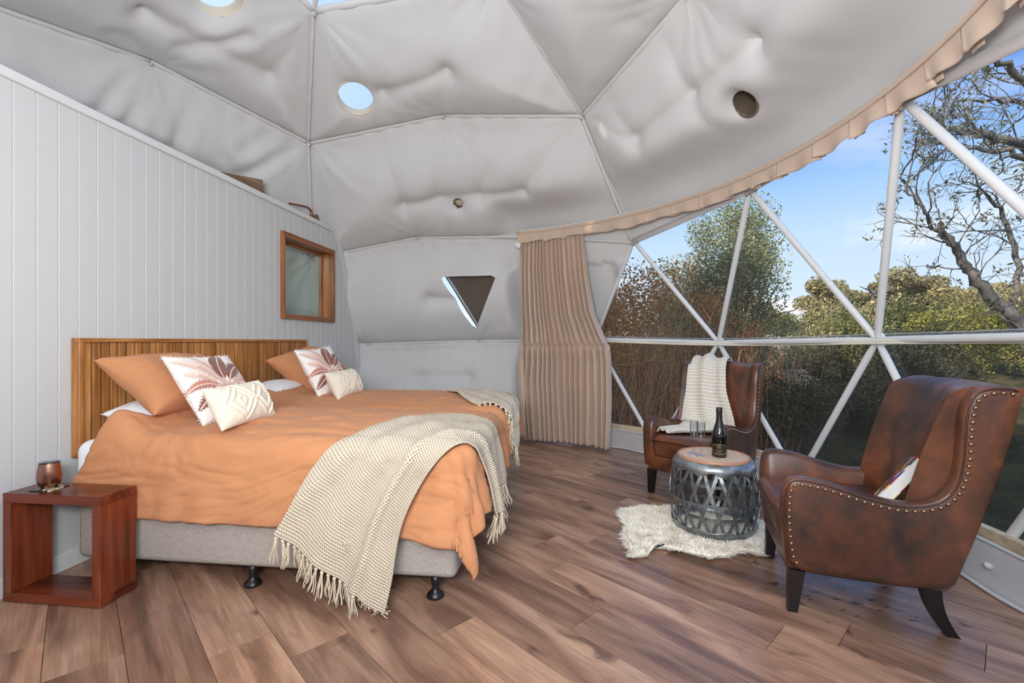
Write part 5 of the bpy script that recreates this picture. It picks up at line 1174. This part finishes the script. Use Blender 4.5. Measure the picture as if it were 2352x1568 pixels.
def leaves(rng, blobs, nl, size, cols, shell=.55, flat=1.0, stretch=2.2):
    wts = np.array([b[3] * b[4] * b[5] for b in blobs]) ** .7; wts /= wts.sum(); k = rng.choice(len(blobs), nl, p=wts); Bb = np.array(blobs)[k]
    d = rng.normal(0, 1, (nl, 3)); d /= np.linalg.norm(d, axis=1)[:, None]; r = shell + (1 - shell) * rng.random(nl) ** .6; 
    P = Bb[:, :3] + d * Bb[:, 3:6] * r[:, None]
    P += .12 * Bb[:, 3:4] * np.stack([vnoise(P * 1.0, 1.7), vnoise(P + 9, 1.7), vnoise(P + 21, 1.7)], 1)
    a = rng.normal(0, 1, (nl, 3)); a[:, 2] *= flat; a /= np.linalg.norm(a, axis=1)[:, None]; b = np.cross(a, rng.normal(0, 1, (nl, 3))); b /= np.linalg.norm(b, axis=1)[:, None]
    s = size * rng.uniform(.6, 1.4, nl)[:, None]; V = np.stack([P - a * s * stretch * .5, P + b * s * .5, P + a * s * stretch * .5, P - b * s * .5], 1).reshape(-1, 3)
    F = np.arange(nl * 4).reshape(-1, 4); t = rng.random(nl) * .6 + .4 * (.5 + .5 * vnoise(P, 1.1)); cols = np.array([c[:3] for c in cols]); x = t * (len(cols) - 1); i = np.minimum(x.astype(int), len(cols) - 2); f = (x - i)[:, None]
    return V, F, np.repeat(cols[i] * (1 - f) + cols[i + 1] * f, 4, 0)
def grow(rng, p, d, L, r, depth, out, bend=.35, n=5, split=(2, 3), shrink=.68, up=.0, leafp=None):
    pts = [p]; dd = d / np.linalg.norm(d)
    for i in range(n):
        dd = dd + rng.normal(0, bend / n ** .5, 3) + np.array([0, 0, up / n]); dd /= np.linalg.norm(dd); p = p + dd * L / n; pts.append(p)
        if depth > 0 and i >= 1 and rng.random() < .45:
            sd = dd + rng.normal(0, .75, 3); grow(rng, p, sd, L * shrink * rng.uniform(.5, 1), r * .55, depth - 1, out, bend, n, split, shrink, up, leafp)
    out.append((np.array(pts), np.linspace(r, r * .6, n + 1)))
    if depth > 0:
        for _ in range(rng.integers(split[0], split[1] + 1)): grow(rng, p, dd + rng.normal(0, .5, 3), L * shrink * rng.uniform(.7, 1.1), r * .62, depth - 1, out, bend, n, split, shrink, up, leafp)
    elif leafp is not None: leafp.append(p)
def tubes(out, nseg=5): return join([tube(P, R, nseg if R[0] > .012 else 3, cap=False) for P, R in out])
OLIVE = [srgb(64, 66, 46), srgb(108, 106, 72), srgb(150, 142, 104), srgb(196, 186, 146)]
GREEN = [srgb(42, 50, 32), srgb(74, 82, 48), srgb(108, 112, 64), srgb(152, 148, 88)]
SHADED = [srgb(30, 34, 24), srgb(48, 52, 34), srgb(72, 72, 46)]  # leaf colours darkened to stand for shrubs in shade
TEA = [srgb(74, 82, 62), srgb(108, 116, 84), srgb(138, 142, 106), srgb(164, 166, 130)]
BRN = [srgb(104, 72, 46), srgb(154, 106, 66), srgb(184, 136, 88), srgb(196, 158, 110)]
def W(X, D): return np.array([X * .99356 - D * .11328, X * .11328 + D * .99356])
def bush(name, label, X, D, h, wd, cols, nl, size, cat='shrub', group=None, seed=0, stems=10, sm=None, twigs=0, lo=.15, stretch=2.2, nb=14, bs=1.0):
    rng = np.random.default_rng(seed); x, y = W(X, D); z0 = float(gz(np.array([x]), np.array([y]))[0]) - .05
    r = root(name, label, cat, (x, y, z0), group=group); out = []
    for k in range(stems):
        a = rng.uniform(0, 2 * PI); d = np.array([math.cos(a) * rng.uniform(.1, .5) * wd / h, math.sin(a) * rng.uniform(.1, .5) * wd / h, 1.]); grow(rng, np.array([.15 * math.cos(a), .15 * math.sin(a), 0.]), d, h * .52, .006 + .004 * h, 2, out, .25, 4, (1, 2), .42, .3)
    V, F = tubes(out, 5); put('stems', mesh('stems', V, F, sm or darktwig), r, kind='stuff')
    if twigs:
        out = []
        for k in range(twigs):
            a = rng.uniform(0, 2 * PI); q = rng.random() ** .5 * wd / 2; b = np.array([q * math.cos(a), q * math.sin(a), 0]); L = h * rng.uniform(.45, .95); t = np.linspace(0, 1, 5)[:, None]; dr = np.array([rng.normal(0, .18), rng.normal(0, .18), 1])
            out.append((b + t * dr * L + np.c_[.05 * np.sin(t * 7 + k), .05 * np.cos(t * 6 + k), 0 * t] * t, np.linspace(.007, .002, 5)))
            for j in range(2): s0 = rng.uniform(.4, .9); p = b + s0 * dr * L; out.append((np.array([p, p + np.array([rng.normal(0, .2), rng.normal(0, .2), .25])]), np.array([.004, .0015])))
        V, F = join([tube(P_, R_, 3, cap=False) for P_, R_ in out]); put('twigs', mesh('twigs', V, F, twigm), r, kind='stuff')
    blobs = []
    for k in range(nb):
        t = rng.uniform(lo, 1); a = rng.uniform(0, 2 * PI); q = wd / 2 * .75 * math.sqrt(max(.05, 1 - (t - .45) ** 2 * 2.2)) * rng.random() ** .5; s = wd * rng.uniform(.16, .28) * bs; blobs.append((q * math.cos(a), q * math.sin(a), t * h * .93, s, s, s * 1.1))
    V, F, cl = leaves(rng, blobs, nl, size, cols, shell=.15, stretch=stretch); V[:, 2] = np.maximum(V[:, 2], .02); put('foliage', mesh('foliage', V, F, LEAF, col=cl), r, kind='stuff'); return r
def gum(label, X, D, h, blobs, nl, size, cols, seed, trunk_r=.14, lean=(0, 0), group=None):
    rng = np.random.default_rng(seed); x, y = W(X, D); z0 = float(gz(np.array([x]), np.array([y]))[0]) - .1; r = root('gum_tree', label, 'tree', (x, y, z0), group=group); out = []
    grow(rng, np.zeros(3), np.array([lean[0], lean[1], 1.]), h * .5, trunk_r, 3, out, .3, 6, (2, 3), .62, .1); V, F = tubes(out, 7); put('trunk', mesh('trunk', V, F, bark), r)
    V, F, cl = leaves(rng, blobs, nl, size, cols, shell=.35); put('crown', mesh('crown', V, F, LEAF, col=cl), r, kind='stuff'); return r
def crown(seed, h, wd, k, s):
    rng = np.random.default_rng(seed); return [(rng.uniform(-.5, .5) * wd, rng.uniform(-.5, .5) * wd, h * rng.uniform(.5, 1.), s * rng.uniform(.7, 1.3), s * rng.uniform(.7, 1.3), s * rng.uniform(.55, .9)) for _ in range(k)]
# tall tea tree and the brown brush at its foot
bush('tea_tree', 'tall grey green tea tree rising above the rail just right of the curtain', 3.95, 9.2, 4.15, 3.6, TEA, 52000, .024, 'tree', seed=11, stems=22, lo=.22, sm=twigm, nb=44, bs=.62)
bush('brown_shrub', 'brown twiggy shrub closest to the curtain, seen through the lower clear panes', 1.75, 7.1, 3.0, 1.9, BRN[:3] + [srgb(110, 112, 60)], 5200, .026, seed=12, stems=8, sm=twigm, twigs=150, nb=26, bs=.7)
bush('brown_shrub', 'brown twiggy shrub at the foot of the tall tea tree', 2.75, 7.6, 3.1, 2.0, BRN[:3] + [srgb(104, 106, 58)], 5200, .026, seed=13, stems=8, sm=twigm, twigs=150, nb=26, bs=.7)
bush('brown_shrub', 'reddish brown shrub behind the farther armchair, under the first pole', 3.7, 7.4, 2.15, 1.5, BRN, 5500, .026, seed=14, stems=8, sm=twigm, twigs=140, nb=22, bs=.7)
bush('green_shrub', 'dark green shrub with feathery top between the first two tall poles', 5.0, 10.6, 2.45, 2.3, GREEN[:3] + [srgb(120, 122, 78)], 16000, .030, seed=15, nb=28, bs=.62)
bush('shaded_shrub', 'dark many stemmed shrub in shade behind the farther armchair', 4.15, 6.7, 1.3, 1.4, SHADED + [srgb(130, 116, 56)], 4000, .028, seed=16, stems=30, lo=.4)
bush('green_shrub', 'olive shrub beside the large grey boulder', 8.1, 12.3, 1.2, 2.6, OLIVE, 12000, .036, seed=17, nb=30, bs=.6)
bush('green_shrub', 'bright green bush low behind the second rail hub', 8.9, 12.6, 1.5, 3.0, GREEN, 14000, .036, seed=18, nb=30, bs=.6)
bush('green_shrub', 'yellow green bush at the far end of the rail', 11.6, 12.0, 1.45, 3.2, [srgb(70, 74, 36), srgb(120, 120, 52), srgb(172, 164, 78)], 14000, .036, seed=19, nb=30, bs=.6)
bush('shaded_shrub', 'shade darkened shrub low behind the nearer armchair', 6.3, 7.8, 1.35, 2.0, SHADED, 8000, .030, seed=20, stems=14, lo=.1)
bush('shaded_shrub', 'shaded bush behind the top of the nearer armchair', 7.6, 8.6, 1.45, 2.0, SHADED, 9000, .030, seed=21, stems=12)
SCRUB = ['brown scrub bush on the slope behind the brown twiggy shrubs', 'olive scrub bush on the slope behind the large grey boulder', 'green scrub bush between the boulder and the second tall pole', 'olive scrub bush right behind the tall tea tree', 'olive scrub bush under the spreading gum tree',
         'green scrub bush under the olive crowned gum tree', 'olive scrub bush at the far end of the panes behind the leaning trunk', 'green scrub bush hidden behind the taupe curtain edge']
for k, (X, D, h, wd, cols) in enumerate([(2.2, 12.5, 2.9, 3.0, BRN), (6.6, 15.5, 1.7, 3.4, OLIVE), (8.6, 16.5, 1.6, 3.6, GREEN), (4.9, 14.0, 2.2, 3.2, OLIVE), (10.9, 16.5, 1.8, 3.8, OLIVE), (13.4, 15.0, 1.9, 3.8, GREEN), (15.8, 15.0, 2.1, 4.0, OLIVE), (.6, 11.5, 3.0, 2.8, GREEN)]):
    bush('scrub_bush', SCRUB[k], X, D, h, wd, cols, 13000, .044, seed=30 + k, group='scrub on the slope', lo=.05, nb=30, bs=.6)
gum('spreading gum tree with pale lit crown behind the second tall pole', 14.0, 18.5, 3.1, crown(41, 2.95, 3.8, 34, .5), 26000, .055, OLIVE, 41)
gum('olive crowned gum tree filling the gap past the second tall pole', 17.5, 18.0, 2.9, crown(42, 2.6, 4.2, 34, .5), 26000, .055, OLIVE, 42)
gum('low crowned gum tree at the far end of the clear panes', 20.8, 18.0, 2.3, crown(43, 2.1, 4.2, 32, .5), 22000, .055, OLIVE, 43)
gum('small slender gum tree standing in the sky gap past the first pole', 10.9, 19.0, 1.9, crown(44, 1.7, 1.3, 14, .3), 4500, .045, TEA, 44, trunk_r=.06)
gum('wide gum tree crown low over the slope below the sky gap', 12.6, 17.5, 1.7, crown(45, 1.5, 3.0, 26, .48), 18000, .052, OLIVE, 45)
# big leaning gum with bare limbs across the sky, limbs laid out in its own frame
rng = np.random.default_rng(5); bx, by = W(11.6, 9.6); bz = float(gz(np.array([bx]), np.array([by]))[0]) - .1
lg = root('leaning_gum', 'big grey leaning gum with bare limbs reaching across the blue sky', 'tree', (bx, by, bz)); out = []; tips = []
def WL(X, D, z): q = W(X, D); return np.array([q[0] - bx, q[1] - by, z - bz])
LIMB = [([(11.6, 9.6, bz), (10.9, 9.5, 1.0), (10.0, 9.3, 1.65), (9.1, 9.1, 2.35), (8.6, 9.0, 2.9), (8.1, 8.8, 3.4)], .17, .05), ([(10.9, 9.5, 1.0), (11.3, 9.3, 2.6), (11.0, 9.0, 4.2), (10.0, 8.8, 4.75), (8.8, 8.6, 4.95), (8.0, 8.5, 5.0), (7.35, 8.5, 5.5)], .14, .035),
        ([(11.0, 9.0, 4.2), (10.2, 8.7, 4.3), (9.2, 8.5, 4.55), (8.3, 8.5, 4.7), (7.5, 8.4, 4.75)], .08, .02), ([(11.3, 9.3, 2.6), (10.8, 9.0, 5.2), (9.8, 8.8, 6.0), (8.9, 8.6, 6.4), (8.0, 8.5, 6.9)], .10, .03), ([(10.8, 9.0, 5.2), (10.0, 8.7, 5.5), (9.2, 8.6, 5.6), (8.4, 8.5, 5.55)], .06, .02),
        ([(8.6, 9.0, 2.9), (8.0, 8.8, 3.3), (7.4, 8.6, 3.8), (7.1, 8.5, 4.2)], .045, .012), ([(10.0, 9.3, 1.65), (9.7, 9.0, 3.0), (9.2, 8.8, 3.7), (8.6, 8.6, 3.95)], .06, .02), ([(10.8, 9.0, 5.2), (10.6, 8.6, 6.4), (9.9, 8.4, 7.0), (9.2, 8.3, 7.3)], .07, .02)]
for pts, r0, r1 in LIMB:
    Pp = catmull([WL(*p) for p in pts], 6); Pp[1:-1] += rng.normal(0, .03, Pp[1:-1].shape); out.append((Pp, np.linspace(r0, r1, len(Pp))))
    for i in range(len(Pp) // 3, len(Pp), 2):
        dd = Pp[min(i + 1, len(Pp) - 1)] - Pp[i - 1]; dd /= np.linalg.norm(dd); grow(rng, Pp[i], dd * .8 + rng.normal(0, .7, 3), rng.uniform(.45, 1.0), .016, 2, out, .5, 5, (1, 3), .72, .05, tips)
V, F = tubes(out, 7); put('limbs', mesh('limbs', V, F, bark), lg)
tp = np.array(tips); sel = tp[rng.random(len(tp)) < .34]; V, F, cl = leaves(rng, [(*p, .13, .13, .13) for p in sel], len(sel) * 7, .030, [srgb(48, 58, 50), srgb(86, 92, 70), srgb(150, 148, 110)], shell=.1, stretch=3.2); put('leaf_sprays', mesh('leaf_sprays', V, F, LEAF, col=cl), lg, kind='stuff')
# unseen tree added to keep the sun off the dome and its skylight
gum('unseen broad gum added to shade the dome, beyond its bathroom side', -8.4, -1.5, 10.8, [(rng.uniform(-2.6, 2.6), rng.uniform(-3.4, 3.4), rng.uniform(6.8, 10.4), 1.5, 1.5, 1.1) for _ in range(26)], 30000, .14, OLIVE, 47, trunk_r=.3)
# boulders
stone = mat('granite', rough=.9, spec=.2); nt = stone.node_tree; v = coords(nt, 'Object'); q = tex(nt, 'Noise', 3.0, v, Detail=8.0); setc(stone, ramp(nt, q.outputs['Fac'], [(.35, srgb(100, 94, 86)), (.65, srgb(158, 150, 138))])); bump(stone, q.outputs['Fac'], .6, .05)
for X, D, zc, s, lab, sd in ((7.3, 13.2, .95, (1.2, .9, .68), 'large grey boulder on the slope just above the rail', 1), (6.35, 10.6, .35, (.62, .5, .42), 'smaller grey boulder below the rail, behind the farther armchair', 2)):
    x, y = W(X, D); bm = bmesh.new(); bmesh.ops.create_icosphere(bm, subdivisions=4, radius=1); Pv = np.array([v_.co[:] for v_ in bm.verts]); Fv = [tuple(v_.index for v_ in f.verts) for f in bm.faces]; bm.free()
    Pv = Pv * (1 + .22 * fbm(Pv + sd * 5, 1.1, 4))[:, None] * np.array(s); put('boulder', mesh('boulder', Pv, Fv, stone), loc=(x, y, float(gz(np.array([x]), np.array([y]))[0]) + s[2] * .5), label=lab, cat='rock')
